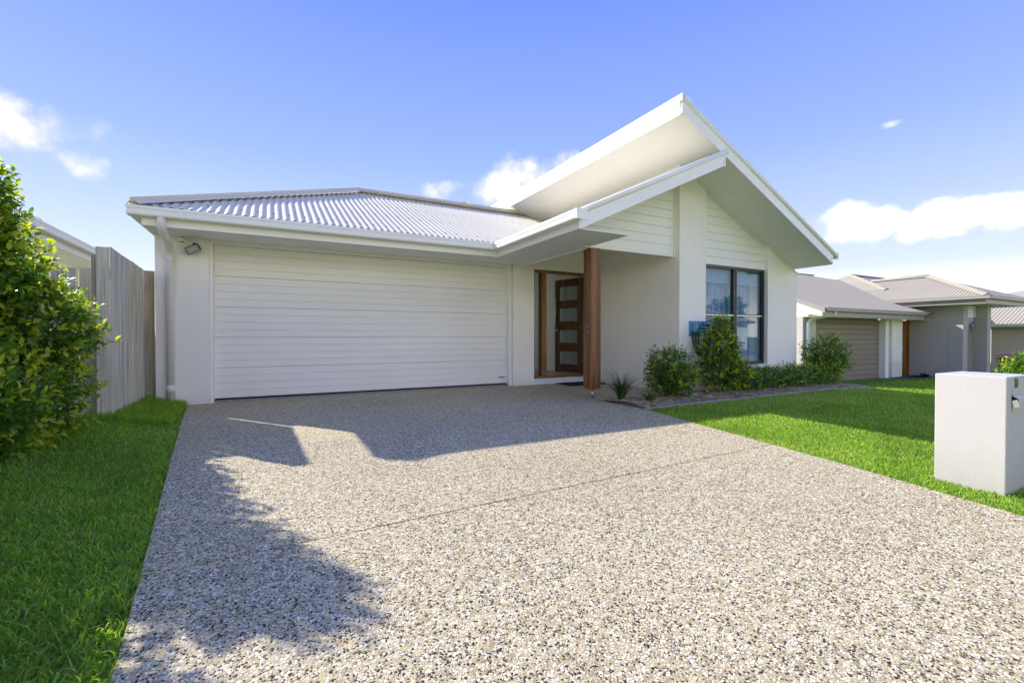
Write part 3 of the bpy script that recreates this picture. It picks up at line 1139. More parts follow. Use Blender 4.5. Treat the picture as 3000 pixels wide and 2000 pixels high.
# front window
win = sub('window', house)
wx0, wx1, wz0, wz1 = 6.8815, 8.6655, 0.441, 2.288
yf0, yf1 = 5.652, 5.72
mbars = [(wx0, wx1, wz1 - 0.05, wz1), (wx0, wx1, wz0, wz0 + 0.055), (wx0, wx0 + 0.05, wz0 + 0.0555, wz1 - 0.0505), (wx1 - 0.05, wx1, wz0 + 0.0555, wz1 - 0.0505),
         (7.735, 7.775, wz0 + 0.0555, wz1 - 0.0505), (7.79, 7.835, wz0 + 0.0555, wz1 - 0.0505)]
for (a, b, c, d) in mbars:
    B('frame_bar', 'charcoal', a, b, yf0, yf1, c, d, win, 0.003)
B('frame_bar', 'steel', 7.7755, 7.7895, yf0 + 0.012, yf1, wz0 + 0.056, wz1 - 0.051, win)
for (a, b) in ((wx0 + 0.0505, 7.7345), (7.8355, wx1 - 0.0505)):
    B('sash_rail', 'charcoal', a, b, yf0 + 0.006, yf1 - 0.01, 1.362, 1.405, win, 0.003)
    B('sash_trim', 'steel', a, b, yf0 + 0.001, yf0 + 0.0055, 1.368, 1.385, win)
    B('pane', 'glass', a, b, 5.690, 5.695, 1.4055, wz1 - 0.0505, win)
    B('pane', 'glass', a, b, 5.690, 5.695, wz0 + 0.0555, 1.3615, win)


def curtain(x0, x1, z0, z1, y, amp, n, mat, name):
    mb = MB()
    vs = []
    K = n * 10
    for i in range(K + 1):
        t = i / K
        yy = y + amp * math.sin(t * n * 2 * math.pi + 0.8 * math.sin(t * 9)) * (0.7 + 0.3 * math.sin(t * 23))
        vs += [(x0 + (x1 - x0) * t, yy, z0), (x0 + (x1 - x0) * t, yy * 0.5 + y * 0.5, z1)]
    mb.add(vs, [(2 * i, 2 * i + 2, 2 * i + 3, 2 * i + 1) for i in range(K)], True)
    P(name, mat, mb, win)


curtain(6.92, 7.77, 0.45, 2.27, 5.85, 0.028, 9, 'curtain', 'curtain')
curtain(7.78, 8.50, 0.45, 2.27, 5.85, 0.026, 8, 'curtain', 'curtain')
curtain(8.44, 8.70, 0.45, 2.27, 5.82, 0.022, 4, 'valance', 'curtain')
curtain(6.90, 8.68, 1.98, 2.28, 5.79, 0.012, 4, 'valance', 'valance')


# weatherboards: right gable panel above the window, left gable over the porch
def clip_poly(poly, f):
    out = []
    for i in range(len(poly)):
        p, q_ = poly[i], poly[(i + 1) % len(poly)]
        a, b = f(p), f(q_)
        if a >= 0:
            out.append(p)
        if (a >= 0) != (b >= 0):
            t = a / (a - b)
            out.append((p[0] + (q_[0] - p[0]) * t, p[1] + (q_[1] - p[1]) * t))
    return out


def boards(x0, x1, zb, zt, top, y, pitch, n0=0.0):
    z = zb
    while z < zt:
        poly = [(x0, z + 0.0022), (x1, z + 0.0022), (x1, z + pitch - 0.002), (x0, z + pitch - 0.002)]
        poly = clip_poly(poly, lambda p: top(p[0]) - p[1])
        if len(poly) >= 3:
            P('weatherboard', 'board', MB().prism(poly, 'y', y, y + 0.018), house, 0.0025)
        z += pitch


boards(6.882, 8.666, 2.293, 3.7, lambda x: sk(x) - 0.004, 5.655, 0.146)
P('backing', 'board', MB().prism([(6.882, 2.29), (8.666, 2.29), (8.666, sk(8.666) - 0.003), (6.882, sk(6.882) - 0.003)], 'y', 5.674, 5.79))
boards(3.58, 6.215, 2.402, 3.75, lambda x: lr(x) - 0.004, 5.70, 0.152)
P('backing', 'board', MB().prism([(3.60, 2.402), (6.215, 2.402), (6.215, lr(6.215) - 0.003), (3.60, lr(3.60) - 0.003)], 'y', 5.719, 5.79))
B('beam', 'board', 4.30, 6.2145, 5.695, 5.80, 2.362, 2.4015, bevel=0.003)
P('corner_bead', 'trim', MB().prism([(6.19, 2.403), (6.2155, 2.403), (6.2155, lr(6.2155) - 0.01), (6.19, lr(6.19) - 0.01)], 'y', 5.682, 5.6995))

# eaves: soffits, fascias, gutters
B('soffit', 'soffit', -1.42, 3.519, 7.231, 7.899, ZS, ZS + 0.012)
B('soffit', 'soffit', 3.551, 4.40, 4.836, 7.899, ZS + 0.0005, ZS + 0.0125)
B('soffit', 'soffit', 3.5195, 3.5505, 7.2, 7.899, ZS + 0.001, ZS + 0.013)
B('soffit', 'soffit', 4.401, 6.215, 5.801, 7.901, 2.73, 2.742)
B('bulkhead', 'soffit', 4.401, 4.43, 5.801, 7.899, ZS + 0.001, 2.729)
P('soffit', 'soffit', MB().prism([(3.56, lr(3.56)), (6.215, lr(6.215)), (6.215, lr(6.215) + 0.012), (3.56, lr(3.56) + 0.012)], 'y', 4.832, 5.70))
B('cornice', 'trim', -1.415, -0.79, 7.876, 7.8995, 2.352, 2.3795)
B('cornice', 'trim', -0.77, 4.16, 7.90, 7.9215, 2.356, 2.3795)
B('cornice', 'trim', 4.225, 4.37, 7.876, 7.8995, 2.352, 2.3795)
B('cornice', 'trim', 4.37, 4.400, 5.802, 7.8995, 2.35, 2.3795)
B('cornice', 'trim', 4.432, 6.215, 7.882, 7.9015, 2.705, 2.7295)
B('cornice', 'trim', 6.195, 6.2155, 5.802, 7.88, 2.705, 2.7295)
# soffit end under the left eave
P('soffit_end', 'soffit', MB().prism([(7.231, 2.393), (7.899, 2.393), (7.899, 2.60), (7.231, 2.55)], 'x', -1.419, -1.40))
B('fascia', 'trim', -1.42, 3.52, 7.20, 7.23, 2.374, 2.56)
B('fascia', 'trim', 3.52, 3.55, 4.80, 7.20, 2.3735, 2.56)
GP = [(0, 0), (0.112, 0), (0.124, 0.016), (0.124, 0.078), (0.131, 0.084), (0.131, 0.118), (0.120, 0.122), (0.118, 0.10), (0.008, 0.10), (0.0, 0.125)]


def gutter(axis, at, sgn, a, b, z, name='gutter', parent=house, mat='trim'):
    prof = [(at + sgn * d, z + h) for d, h in GP]
    return P(name, mat, MB().prism(prof, axis, a, b), parent)


gutter('x', 7.199, -1, -1.545, 3.40, 2.470)
gutter('y', 3.519, -1, 4.69, 7.198, 2.4695)
gutter('y', -1.421, -1, 7.20, 13.3, 2.4705)
B('gutter_end', 'trim', 3.386, 3.56, 4.672, 4.6895, 2.462, 2.596)
slots = MB()
for k in range(30):
    y = 4.80 + k * 0.077
    slots.box(3.3868, 3.390, y, y + 0.034, 2.531, 2.536)
o = P('overflow_slot', 'slot', slots)
props(o, kind='stuff')

# lower rake over the porch
P('barge_board', 'trim', MB().prism([(3.552, 2.376), (6.314, lr(6.314)), (6.314, lr(6.314) + 0.175), (3.552, 2.556)], 'y', 4.80, 4.8315), bevel=0.003)
P('barge_strip', 'trim', MB().prism([(3.57, lr(3.57) + 0.10), (6.30, lr(6.30) + 0.10), (6.30, lr(6.30) + 0.112), (3.57, lr(3.57) + 0.112)], 'y', 4.796, 4.7995))
B('barge_end', 'trim', 6.314, 6.345, 4.790, 4.8325, 3.650, 3.840)
P('barge_cap', 'trim', MB().tube([(3.50, 4.812, lr(3.50) + 0.21), (6.405, 4.812, lr(6.405) + 0.212)], 0.042, 14))
# skillion
P('skillion_soffit', 'soffit', MB().prism([(5.441, sk(5.441)), (9.482, sk(9.482)), (9.482, sk(9.482) + 0.16), (5.441, sk(5.441) + 0.17)], 'y', 4.851, 13.2))
P('barge_board', 'trim', MB().prism([(5.41, sk(5.41) - 0.004), (9.483, sk(9.483) - 0.006), (9.483, sk(9.483) + 0.165), (5.41, sk(5.41) + 0.188)], 'y', 4.82, 4.850), bevel=0.003)
P('barge_cap', 'trim', MB().tube([(5.42, 4.832, sk(5.42) + 0.226), (9.60, 4.832, sk(9.60) + 0.206)], 0.047, 14))
B('fascia', 'trim', 5.408, 5.4405, 4.8505, 13.2, 4.287, 4.402)
B('fascia', 'trim', 5.396, 5.4405, 4.8505, 13.2, 4.4025, 4.47)
P('ridge_flashing', 'trim', MB().prism([(5.385, 4.470), (5.398, 4.466), (5.404, 4.56), (5.60, 4.50), (5.60, 4.508), (5.398, 4.575), (5.385, 4.572)], 'y', 4.80, 13.2))
P('fascia_lip', 'trim', MB().box(5.402, 5.4075, 4.852, 13.2, 4.322, 4.328))
P('skillion_roof', 'roof', MB().prism([(5.45, sk(5.45) + 0.20), (9.62, sk(9.62) + 0.19), (9.62, sk(9.62) + 0.21), (5.45, sk(5.45) + 0.225)], 'y', 4.86, 13.2))
B('fascia', 'trim', 9.483, 9.51, 4.851, 13.2, 2.355, 2.50)
gutter('y', 9.511, 1, 4.87, 13.2, 2.472)
P('gutter_end', 'trim', MB().prism([(9.512, 2.466), (9.725, 2.466), (9.735, 2.50), (9.735, 2.60), (9.60, 2.60), (9.58, 2.49), (9.512, 2.49)], 'y', 4.85, 4.868))
# rake cornice under the skillion soffit
for (a, b, y) in ((6.20, 6.90, 5.56), (6.902, 8.64, 5.634), (8.655, 9.66, 5.56)):
    P('cornice', 'trim', MB().prism([(a, sk(a) - 0.032), (b, sk(b) - 0.032), (b, sk(b) - 0.003), (a, sk(a) - 0.003)], 'y', y, y + 0.0195))


# cover strips over the soffit sheet joints
P('joint_strip', 'soffit', MB().prism([(7.22, sk(7.22) - 0.003), (7.245, sk(7.245) - 0.003), (7.245, sk(7.245) + 0.001), (7.22, sk(7.22) + 0.001)], 'y', 4.853, 5.575))
for yj in (5.35, 6.55, 7.75, 8.95, 10.15):
    P('joint_strip', 'soffit', MB().prism([(5.442, sk(5.442) - 0.003), (6.214, sk(6.214) - 0.003), (6.214, sk(6.214) + 0.001), (5.442, sk(5.442) + 0.001)], 'y', yj, yj + 0.022))
for xj in (0.15, 1.95):
    B('joint_strip', 'soffit', xj, xj + 0.022, 7.232, 7.898, ZS - 0.003, ZS + 0.002)
B('joint_strip', 'soffit', 3.552, 4.368, 7.205, 7.227, ZS - 0.003, ZS + 0.002)

# corrugated roof sheets
def corrugated(name, u0, u1, lo, hi, fn, pitch=0.1, amp=0.009, per=10, mat='roof', parent=house):
    """ribs run along v; lo(u), hi(u) bound v; fn(u, v, h) -> point"""
    n = int(abs(u1 - u0) / pitch * per)
    us = np.linspace(u0, u1, n + 1)
    vs, fs = [], []
    for u in us:
        h = amp * math.cos(2 * math.pi * u / pitch)
        vs.append(fn(u, lo(u), h))
        vs.append(fn(u, hi(u), h))
    fs = [(2 * i, 2 * i + 2, 2 * i + 3, 2 * i + 1) for i in range(n)]
    mb = MB().add(vs, fs, True)
    return P(name, mat, mb, parent)


EZ, PS = 2.585, 0.4663
HIPX, RY, RZ = 1.706, 10.316, 4.122


def ylo(x):
    return 7.10 if x < 3.45 else 7.10 + (x - 3.45)


corrugated('roof_sheet', -1.50, 6.214, ylo, lambda x: min(RY, 7.06 + (x + 1.54)) if x < 6.0 else RY - (x - 6.0),
           lambda u, v, h: (u, v - 0.42 * h, EZ + PS * (v - 7.07) + h))
corrugated('roof_sheet', 7.06, 13.6, lambda y: -1.51, lambda y: min(HIPX, -1.54 + (y - 7.07)) if y < 10.3 else max(-1.50, HIPX - (y - 10.4)),
           lambda u, v, h: (v - 0.42 * h, u, EZ + PS * (v + 1.54) + h))
corrugated('roof_sheet', 4.86, 9.85, lambda y: 3.44, lambda y: 6.21 if y < 7.07 else 6.21, lambda u, v, h: (v, u, lr(v) + 0.205 + h) if u < 7.1 or v > 3.45 + (u - 7.07) else (max(v, 3.45 + (u - 7.07)), u, lr(max(v, 3.45 + (u - 7.07))) + 0.205 + h))
P('roof_back', 'roof', MB().add([(HIPX, RY, RZ), (6.2, RY, RZ), (6.2, 13.3, RZ - 1.38), (-1.4, 13.3, RZ - 1.38)], [(0, 1, 2, 3)]))


def cap(name, a, b, w=0.13, r=0.03):
    """folded ridge capping with a roll on top"""
    a, b = Vector(a), Vector(b)
    mb = MB()
    t = (b - a).normalized()
    sd = t.cross(Vector((0, 0, 1))).normalized()
    dn = Vector((0, 0, -0.055))
    mb.add([a + sd * w + dn, a + Vector((0, 0, 0.02)), a - sd * w + dn, b + sd * w + dn, b + Vector((0, 0, 0.02)), b - sd * w + dn],
           [(0, 1, 4, 3), (1, 2, 5, 4)])
    mb.tube([a + Vector((0, 0, 0.012)), b + Vector((0, 0, 0.012))], r, 10)
    return P(name, 'roof', mb)


cap('hip_cap', (-1.50, 7.11, 2.645), (HIPX, RY, RZ + 0.05))
cap('ridge_cap', (HIPX, RY, RZ + 0.05), (6.0, RY, RZ + 0.05))
# the main roof behind
ap = Vector((5.10, 12.6, 4.93))
P('rear_roof', 'roof', MB().add([ap, (5.4, 12.9, 4.93), (1.9, 9.4 + 1.6, 3.6), (8.6, 11.0, 3.6), (8.6, 13.3, 3.4), (1.9, 13.3, 3.4)],
                                [(0, 2, 3, 1), (0, 5, 2), (1, 3, 4), (0, 1, 4, 5)]))
cap('hip_cap', (1.9, 11.0, 3.62), tuple(ap + Vector((0, 0, 0.0))), 0.12)
cap('hip_cap', tuple(ap), (8.6, 11.4, 3.62), 0.12)
# rows of roof screws
scr = MB()
for yy in (7.45, 8.3, 9.15, 9.95):
    for k in range(-12, 62):
        x = k * 0.2 + 0.05
        if x < -1.3 + (yy - 7.1) or x > 3.3 + (yy - 7.1) or x > 5.9:
            continue
        z = EZ + PS * (yy - 7.07) + 0.0105 * math.cos(2 * math.pi * x / 0.1)
        scr.box(x - 0.006, x + 0.006, yy - 0.012, yy, z - 0.002, z + 0.008)
props(P('roof_screw', 'slot', scr), kind='stuff')

# downpipe
dp = MB().tube([(-1.213, 7.135, 2.50), (-1.213, 7.135, 2.40), (-1.213, 7.16, 2.345), (-1.228, 7.72, 2.215), (-1.24, 7.80, 2.17), (-1.24, 7.838, 2.10), (-1.24, 7.84, 0.02)], 0.049, 20)
P('downpipe', 'pipe', dp)
P('pipe_collar', 'pipe', MB().tube([(-1.24, 7.84, 0.20), (-1.24, 7.84, 0.30)], 0.054, 20))
P('pipe_collar', 'pipe', MB().tube([(-1.24, 7.84, 2.03), (-1.24, 7.84, 2.09)], 0.053, 20))

# entry post on its steel stub
post = sub('post', house)
P('post_timber', 'post', MB().box(4.405, 4.605, 5.70, 5.885, 0.155, 2.3615), post, 0.004)
P('post_stub', 'steel', MB().tube([(4.52, 5.80, -0.02), (4.52, 5.80, 0.156)], 0.021, 12), post)
bl = MB()
for (x, z) in ((4.475, 0.27), (4.475, 0.34)):
    bl.tube([(x + 0.03, 5.7005, z), (x + 0.03, 5.690, z)], 0.011, 10)
P('bolt', 'steel', bl, post)
bl = MB()
for z in (1.05, 1.14):
    bl.tube([(4.4055, 5.78, z), (4.397, 5.78, z)], 0.010, 10)
P('bolt', 'steel', bl, post)

# ------------------------------------------------------------------ things fixed to the house
fl = thing('floodlight', 'small dark wall floodlight tilted on the garage pier beside the downpipe', 'floodlight', (-0.97, 7.9, 2.25))
mb = MB()
c0, ang = Vector((-0.965, 7.80, 2.215)), R(28)
ex, ey = Vector((math.cos(ang), -0.15, math.sin(ang))), Vector((0.05, 0.9, 0.25)).normalized()
ez = ex.cross(ey).normalized()
vs = [c0 + ex * sx * 0.085 + ez * sz * (0.052 if sy < 0 else 0.038) + ey * sy * 0.03 for sz in (-1, 1) for sy in (-1, 1) for sx in (-1, 1)]
mb.add(vs, [(0, 2, 3, 1), (4, 5, 7, 6), (0, 1, 5, 4), (2, 6, 7, 3), (0, 4, 6, 2), (1, 3, 7, 5)])
P('lamp_housing', 'charcoal', mb, fl, 0.006)
mb = MB()
vs = [c0 + ex * sx * 0.072 + ez * sz * 0.040 - ey * (0.031 + 0.002 * (sy > 0)) for sz in (-1, 1) for sy in (-1, 1) for sx in (-1, 1)]
mb.add(vs, [(0, 2, 3, 1), (4, 5, 7, 6), (0, 1, 5, 4), (2, 6, 7, 3), (0, 4, 6, 2), (1, 3, 7, 5)])
P('lamp_glass', 'frosted', mb, fl)
P('lamp_bracket', 'black', MB().tube([c0 - ex * 0.05 + ez * 0.03, c0 - ex * 0.045 + Vector((0, 0.05, 0.06)), (-0.955, 7.88, 2.29), (-0.955, 7.899, 2.29)], 0.009, 8).tube([(-0.955, 7.86, 2.29), (-0.955, 7.8995, 2.29)], 0.024, 12), fl)
sn = thing('sensor', 'small white square sensor with round eye at the top of the garage pier', 'sensor', (-1.10, 7.88, 2.37))
B('sensor_case', 'soffit', -1.155, -1.045, 7.835, 7.8755, 2.315, 2.378, sn, 0.008)
P('sensor_eye', 'soffit', MB().tube([(-1.10, 7.8345, 2.345), (-1.10, 7.805, 2.335)], [0.034, 0.026], 16), sn)
P('sensor_slot', 'black', MB().box(-1.125, -1.075, 7.815, 7.834, 2.304, 2.314), sn)

hr = thing('hose_hanger', 'blue perforated hose hanger with coiled green hose on wall beside the window', 'hose hanger', (6.62, 5.58, 1.1))
mb = MB()
nb = 14
ring = []
for k in range(nb + 1):
    a = math.pi * k / nb
    ring.append((6.65 - 0.17 * math.cos(a), 5.50 - 0.09 * math.sin(a)))
outer = [(6.48, 5.579)] + ring + [(6.82, 5.579)]
vs = [(x, y, z) for z in (1.06, 1.22) for x, y in outer]
n = len(outer)
mb.add(vs, [(i, i + 1, i + 1 + n, i + n) for i in range(n - 1)] + [tuple(range(n, 2 * n))])
P('hanger_shell', 'hosebracket', mb, hr)
B('hanger_plate', 'hosebracket', 6.44, 6.86, 5.562, 5.5795, 0.98, 1.25, hr, 0.012)
mb = MB()
for k in range(7):
    x = 6.53 + k * 0.04
    for z in (1.10, 1.16):
        y = 5.50 - 0.09 * math.sin(math.acos(max(-1, min(1, (6.65 - x) / 0.17)))) - 0.003
        mb.box(x - 0.009, x + 0.009, y - 0.003, y + 0.004, z, z + 0.035)
props(P('hanger_hole', 'dark', mb, hr), kind='stuff')
mb = MB()
for k in range(7):
    r = 0.155 + 0.012 * math.sin(k * 2.1)
    pts = []
    for j in range(41):
        a = 2 * math.pi * j / 40
        pts.append((6.63 + r * 0.95 * math.sin(a) + 0.006 * k, 5.53 - 0.018 * k + 0.008 * math.sin(3 * a), 1.03 + (0.20 if math.cos(a) > 0 else 0.36 + 0.02 * k) * math.cos(a)))
    mb.tube(pts, 0.0085, 8)
P('hose', 'hose', mb, hr)

mt = thing('door_mat', 'black door mat on the paving below the entry step', 'door mat', (5.6, 7.6, 0))
P('mat', 'mat', MB().box(5.18, 6.05, 7.30, 7.86, 0.008, 0.022), mt, 0.004)

# ------------------------------------------------------------------ mailbox
mbx = thing('mailbox', 'white rendered block mailbox with bronze number 10 on the lawn', 'mailbox', (4.5, 1.3, -0.07))
MX0, MX1, MY0, MY1 = 4.30, 4.75, 1.125, 1.495
MZ0, MZ1 = -0.16, 0.713
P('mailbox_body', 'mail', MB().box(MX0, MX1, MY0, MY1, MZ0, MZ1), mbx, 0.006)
sl = sub('letter_plate', mbx)
px0, px1, pz0, pz1 = 4.385, 4.515, 0.475, 0.625
B('plate_frame', 'plate', px0, px1, MY0 - 0.004, MY0 - 0.0005, pz1 - 0.035, pz1, sl)
B('plate_frame', 'plate', px0, px1, MY0 - 0.004, MY0 - 0.0005, pz0, pz0 + 0.028, sl)
B('plate_frame', 'plate', px1 - 0.016, px1, MY0 - 0.0045, MY0 - 0.0007, pz0, pz1, sl)
B('slot_opening', 'dark', px0, px1 - 0.016, MY0 - 0.0020, MY0 - 0.0003, pz0 + 0.028, pz1 - 0.035, sl)
P('slot_hood', 'plate', MB().prism([(MY0 - 0.003, pz1 - 0.037), (MY0 - 0.032, pz1 - 0.056), (MY0 - 0.032, pz1 - 0.059), (MY0 - 0.003, pz1 - 0.041)], 'x', px0, px1 - 0.016), sl)
P('slot_chute', 'plate', MB().prism([(MY0 - 0.003, pz0 + 0.03), (MY0 - 0.014, pz0 + 0.03), (MY0 - 0.003, pz0 + 0.078)], 'x', px0, px1 - 0.03), sl)
# numerals 1 and 0
B('numeral_one', 'bronze', 4.437, 4.446, MY0 - 0.006, MY0 - 0.0005, 0.636, 0.702, mbx)
P('numeral_one_flag', 'bronze', MB().prism([(4.437, 0.702), (4.427, 0.690), (4.427, 0.684), (4.437, 0.692)], 'y', MY0 - 0.006, MY0 - 0.0005), mbx)
mb = MB()
oo, ii = [], []
K = 24
for k in range(K):
    a = 2 * math.pi * k / K
    oo.append((4.470 + 0.015 * math.cos(a), 0.669 + 0.033 * math.sin(a)))
    ii.append((4.470 + 0.0075 * math.cos(a), 0.669 + 0.0255 * math.sin(a)))
vs = [(x, y_, z) for y_ in (MY0 - 0.006, MY0 - 0.0005) for (x, z) in oo + ii]
fs = []
for k in range(K):
    k2 = (k + 1) % K
    fs += [(k, k2, K + k2, K + k), (k, 2 * K + k, 2 * K + k2, k2), (K + k, K + k2, 3 * K + k2, 3 * K + k)]
mb.add(vs, fs)
P('numeral_zero', 'bronze', mb, mbx)

# ------------------------------------------------------------------ fences
fence = thing('paling_fence', 'weathered grey timber paling fence running back beside the garage', 'fence', (-1.55, 7.0, 0.05))


def paling(x0, x1, y0, y1, zb, zt, parent, mat='paling', lean=0.0):
    zl, zr = zt if isinstance(zt, tuple) else (zt, zt)
    mb = MB()
    vs = [(x0, y0, zb), (x1, y0, zb), (x1, y1, zb), (x0, y1, zb), (x0 + lean, y0, zl), (x1 + lean, y0, zl), (x1 + lean, y1, zr), (x0 + lean, y1, zr)]
    mb.add(vs, [(3, 2, 1, 0), (4, 5, 6, 7), (0, 1, 5, 4), (1, 2, 6, 5), (2, 3, 7, 6), (3, 0, 4, 7)])
    o = P('paling', mat, mb, parent, 0.002)
    return o


# end paling turned to the street
paling(-1.655, -1.545, 6.395, 6.412, 0.02, 1.945, fence)
y = 6.418
while y < 7.90:
    w = 0.098
    jx = random.uniform(-0.006, 0.006)
    t0, t1 = (y - 6.47) / 1.46, (y + w - 6.47) / 1.46
    paling(-1.552 + jx, -1.536 + jx, y, y + w, 0.02, (1.952 - 0.06 * t0, 1.952 - 0.06 * t1), fence, 'paling')
    y += w + random.uniform(0.0005, 0.002)
paling(-1.553, -1.435, 7.968, 7.985, 0.0, 1.895, fence, 'paling_warm')
for zr in (0.35, 1.0, 1.65):
    B('rail', 'pine', -1.595, -1.559, 6.43, 7.95, zr, zr + 0.075, fence)
B('fence_post', 'pine', -1.700, -1.63, 6.43, 6.50, -0.1, 1.86, fence)
nf = thing('side_fence', 'grey paling fence with open gaps running left behind the hedge', 'fence', (-2.5, 6.6, 0.1))
x = -1.745
while x > -4.6:
    paling(x - 0.10, x, 6.60 + random.uniform(-.003, .003), 6.617, 0.05, 1.735 + random.uniform(-0.006, 0.006), nf)
    x -= 0.1155
for zr in (0.4, 1.45):
    B('rail', 'pine', -4.6, -1.75, 6.625, 6.66, zr, zr + 0.075, nf)

# ------------------------------------------------------------------ neighbour on the left
ln = thing('house', 'white neighbouring house at far left, its eave showing above the palings', 'house', (-5.5, 10.5, 0))
B('wall', 'render', -9.0, -3.55, 7.6, 15.0, -0.1, 2.45, ln)
B('soffit', 'soffit', -3.549, -3.02, 7.0, 15.5, 2.395, 2.41, ln)
B('soffit', 'soffit', -9.5, -3.5495, 7.0, 7.599, 2.3955, 2.4105, ln)
B('fascia', 'grey_trim', -3.019, -2.99, 6.97, 15.5, 2.39, 2.53, ln)
B('fascia', 'trim', -9.5, -3.02, 6.97, 6.999, 2.3905, 2.53, ln)
gutter('y', -2.989, 1, 6.95, 15.5, 2.50, parent=ln, mat='grey_trim')
gutter('x', 6.969, -1, -9.5, -2.99, 2.5005, parent=ln)
P('roof', 'roof', MB().add([(-2.95, 6.93, 2.60), (-2.95, 15.5, 2.60), (-6.2, 15.5, 4.1), (-6.2, 10.2, 4.1), (-9.5, 6.93, 2.6), (-9.5, 15.5, 2.6)],
                           [(0, 1, 2, 3), (4, 0, 3), (5, 4, 3, 2)]), ln)

# ------------------------------------------------------------------ neighbour on the right
rn = thing('house', "grey-beige neighbouring house with brown garage door and columned portico at right", 'house', (20, 8.5, -0.6))
ZF = -0.62
B('wall', 'tan_wall', 15.0, 15.735, 8.5, 8.7, ZF - 0.1, 1.62, rn)
B('wall', 'tan_wall', 15.0, 15.2, 8.701, 16.0, ZF - 0.1, 1.62, rn)
B('trim', 'soffit', 20.16, 20.40, 8.44, 8.70, ZF - 0.1, 1.60, rn)
B('wall', 'tan_wall', 20.401, 20.70, 8.56, 8.70, ZF - 0.1, 1.62, rn)
B('wall', 'render', 20.701, 21.50, 8.46, 8.70, ZF - 0.1, 1.62, rn)
B('wall', 'render', 21.501, 22.42, 8.60, 8.70, 1.62, 2.2, rn)
ngd = sub('garage_door', rn)
for k in range(12):
    a = -0.60 + k * 0.183
    P('slat', 'nb_door', MB().prism([(8.70, a + 0.004), (8.655, a + 0.004), (8.647, a + 0.016), (8.653, a + 0.17), (8.66, a + 0.182), (8.70, a + 0.182)], 'x', 15.736, 20.159), ngd)
B('backing', 'nb_door', 15.70, 20.2, 8.705, 8.74, -0.7, 1.70, rn)
nd = sub('entry_door', rn)
B('door_leaf', 'frame', 21.90, 22.32, 8.62, 8.66, ZF + 0.05, 1.60, nd)
B('door_leaf', 'door', 21.56, 21.895, 8.62, 8.66, ZF + 0.05, 1.60, nd)
for k in range(6):
    B('door_pane', 'frosted', 21.60, 21.70, 8.612, 8.619, -0.35 + k * 0.30, -0.16 + k * 0.30, nd)
for xx in (21.505, 22.33):
    B('door_jamb', 'frame', xx, xx + 0.05, 8.58, 8.67, ZF, 1.62, nd)
P('door_handle', 'steel', MB().tube([(21.86, 8.60, 0.35), (21.86, 8.60, 0.60)], 0.018, 8), nd)
B('soffit', 'soffit', 15.0, 22.4, 7.93, 8.5, 1.60, 1.612, rn)
B('fascia', 'nb_trim', 15.0, 21.75, 7.90, 7.93, 1.59, 1.80, rn)
gutter('x', 7.899, -1, 15.0, 21.7, 1.755, parent=rn, mat='nb_trim')
corrugated('roof_sheet', 14.95, 25.6, lambda x: 7.82, lambda x: min(13.0, 8.05 + max(0.0, 24.3 - x) * 0.0 + (13.0 if x < 21.0 else max(8.05, 13.0 - (x - 21.0) * 0.2)) - 8.05), lambda u, v, h: (u, v, 1.885 + 0.42 * (v - 7.9) + h), 0.1, 0.010, 6, 'nb_roof', rn)
P('roof_back', 'nb_roof', MB().add([(14.95, 13.0, 4.03), (24, 13.0, 4.03), (24, 18, 2.0), (14.95, 18, 2.0)], [(0, 1, 2, 3)]), rn)
P('barge_board', 'nb_trim', MB().prism([(7.80, 1.70), (13.0, 3.88), (13.0, 4.03), (7.80, 1.86)], 'x', 14.90, 14.945), rn)
# downpipe with offset
P('downpipe', 'pipe', MB().tube([(15.62, 7.86, 1.78), (15.62, 7.90, 1.66), (15.55, 8.2, 1.60), (15.20, 8.36, 1.55), (15.12, 8.42, 1.40), (15.12, 8.42, ZF)], 0.055, 12), rn)
# entry wall, columns, portico
B('wall', 'gray_wall', 22.421, 22.60, 7.431, 8.6, ZF - 0.1, 2.14, rn)
B('column', 'gray_wall', 22.417, 22.80, 7.00, 7.43, ZF - 0.1, 2.14, rn, 0.01)
B('column', 'gray_wall', 23.60, 23.92, 6.70, 7.10, ZF - 0.1, 2.14, rn, 0.01)
B('wall', 'gray_wall', 22.601, 28.0, 8.4, 8.6, ZF - 0.1, 2.14, rn)
for k in range(5):
    B('louvre', 'nb_trim', 22.405, 22.4205, 7.50, 8.35, 1.70 + k * 0.085, 1.76 + k * 0.085, rn)
    B('louvre', 'soffit', 22.802, 23.598, 7.02, 7.04, 1.70 + k * 0.085, 1.755 + k * 0.085, rn)
nw = sub('window', rn)
for k in range(4):
    B('pane', 'glass', 23.0, 24.3, 8.36, 8.37, -0.5 + k * 0.5, -0.06 + k * 0.5, nw)
    B('frame_bar', 'charcoal', 22.95, 24.35, 8.34, 8.39, -0.06 + k * 0.5, 0.0 + k * 0.5, nw)
B('soffit', 'soffit', 21.78, 26.2, 6.25, 8.6, 2.14, 2.152, rn)
B('fascia', 'nb_trim', 21.75, 21.78, 6.22, 10.5, 2.12, 2.30, rn)
B('fascia', 'nb_trim', 21.781, 26.2, 6.22, 6.249, 2.1205, 2.30, rn)
gutter('y', 21.749, -1, 6.10, 10.5, 2.272, parent=rn, mat='nb_trim')
gutter('x', 6.219, -1, 21.75, 26.25, 2.2725, parent=rn, mat='nb_trim')
RX = 24.2
corrugated('roof_sheet', 6.18, 11.6, lambda y: 21.70, lambda y: min(RX, 21.72 + (y - 6.18) * 1.02), lambda u, v, h: (v, u, 2.40 + 0.42 * (v - 21.7) + h), 0.11, 0.012, 8, 'nb_roof', rn)
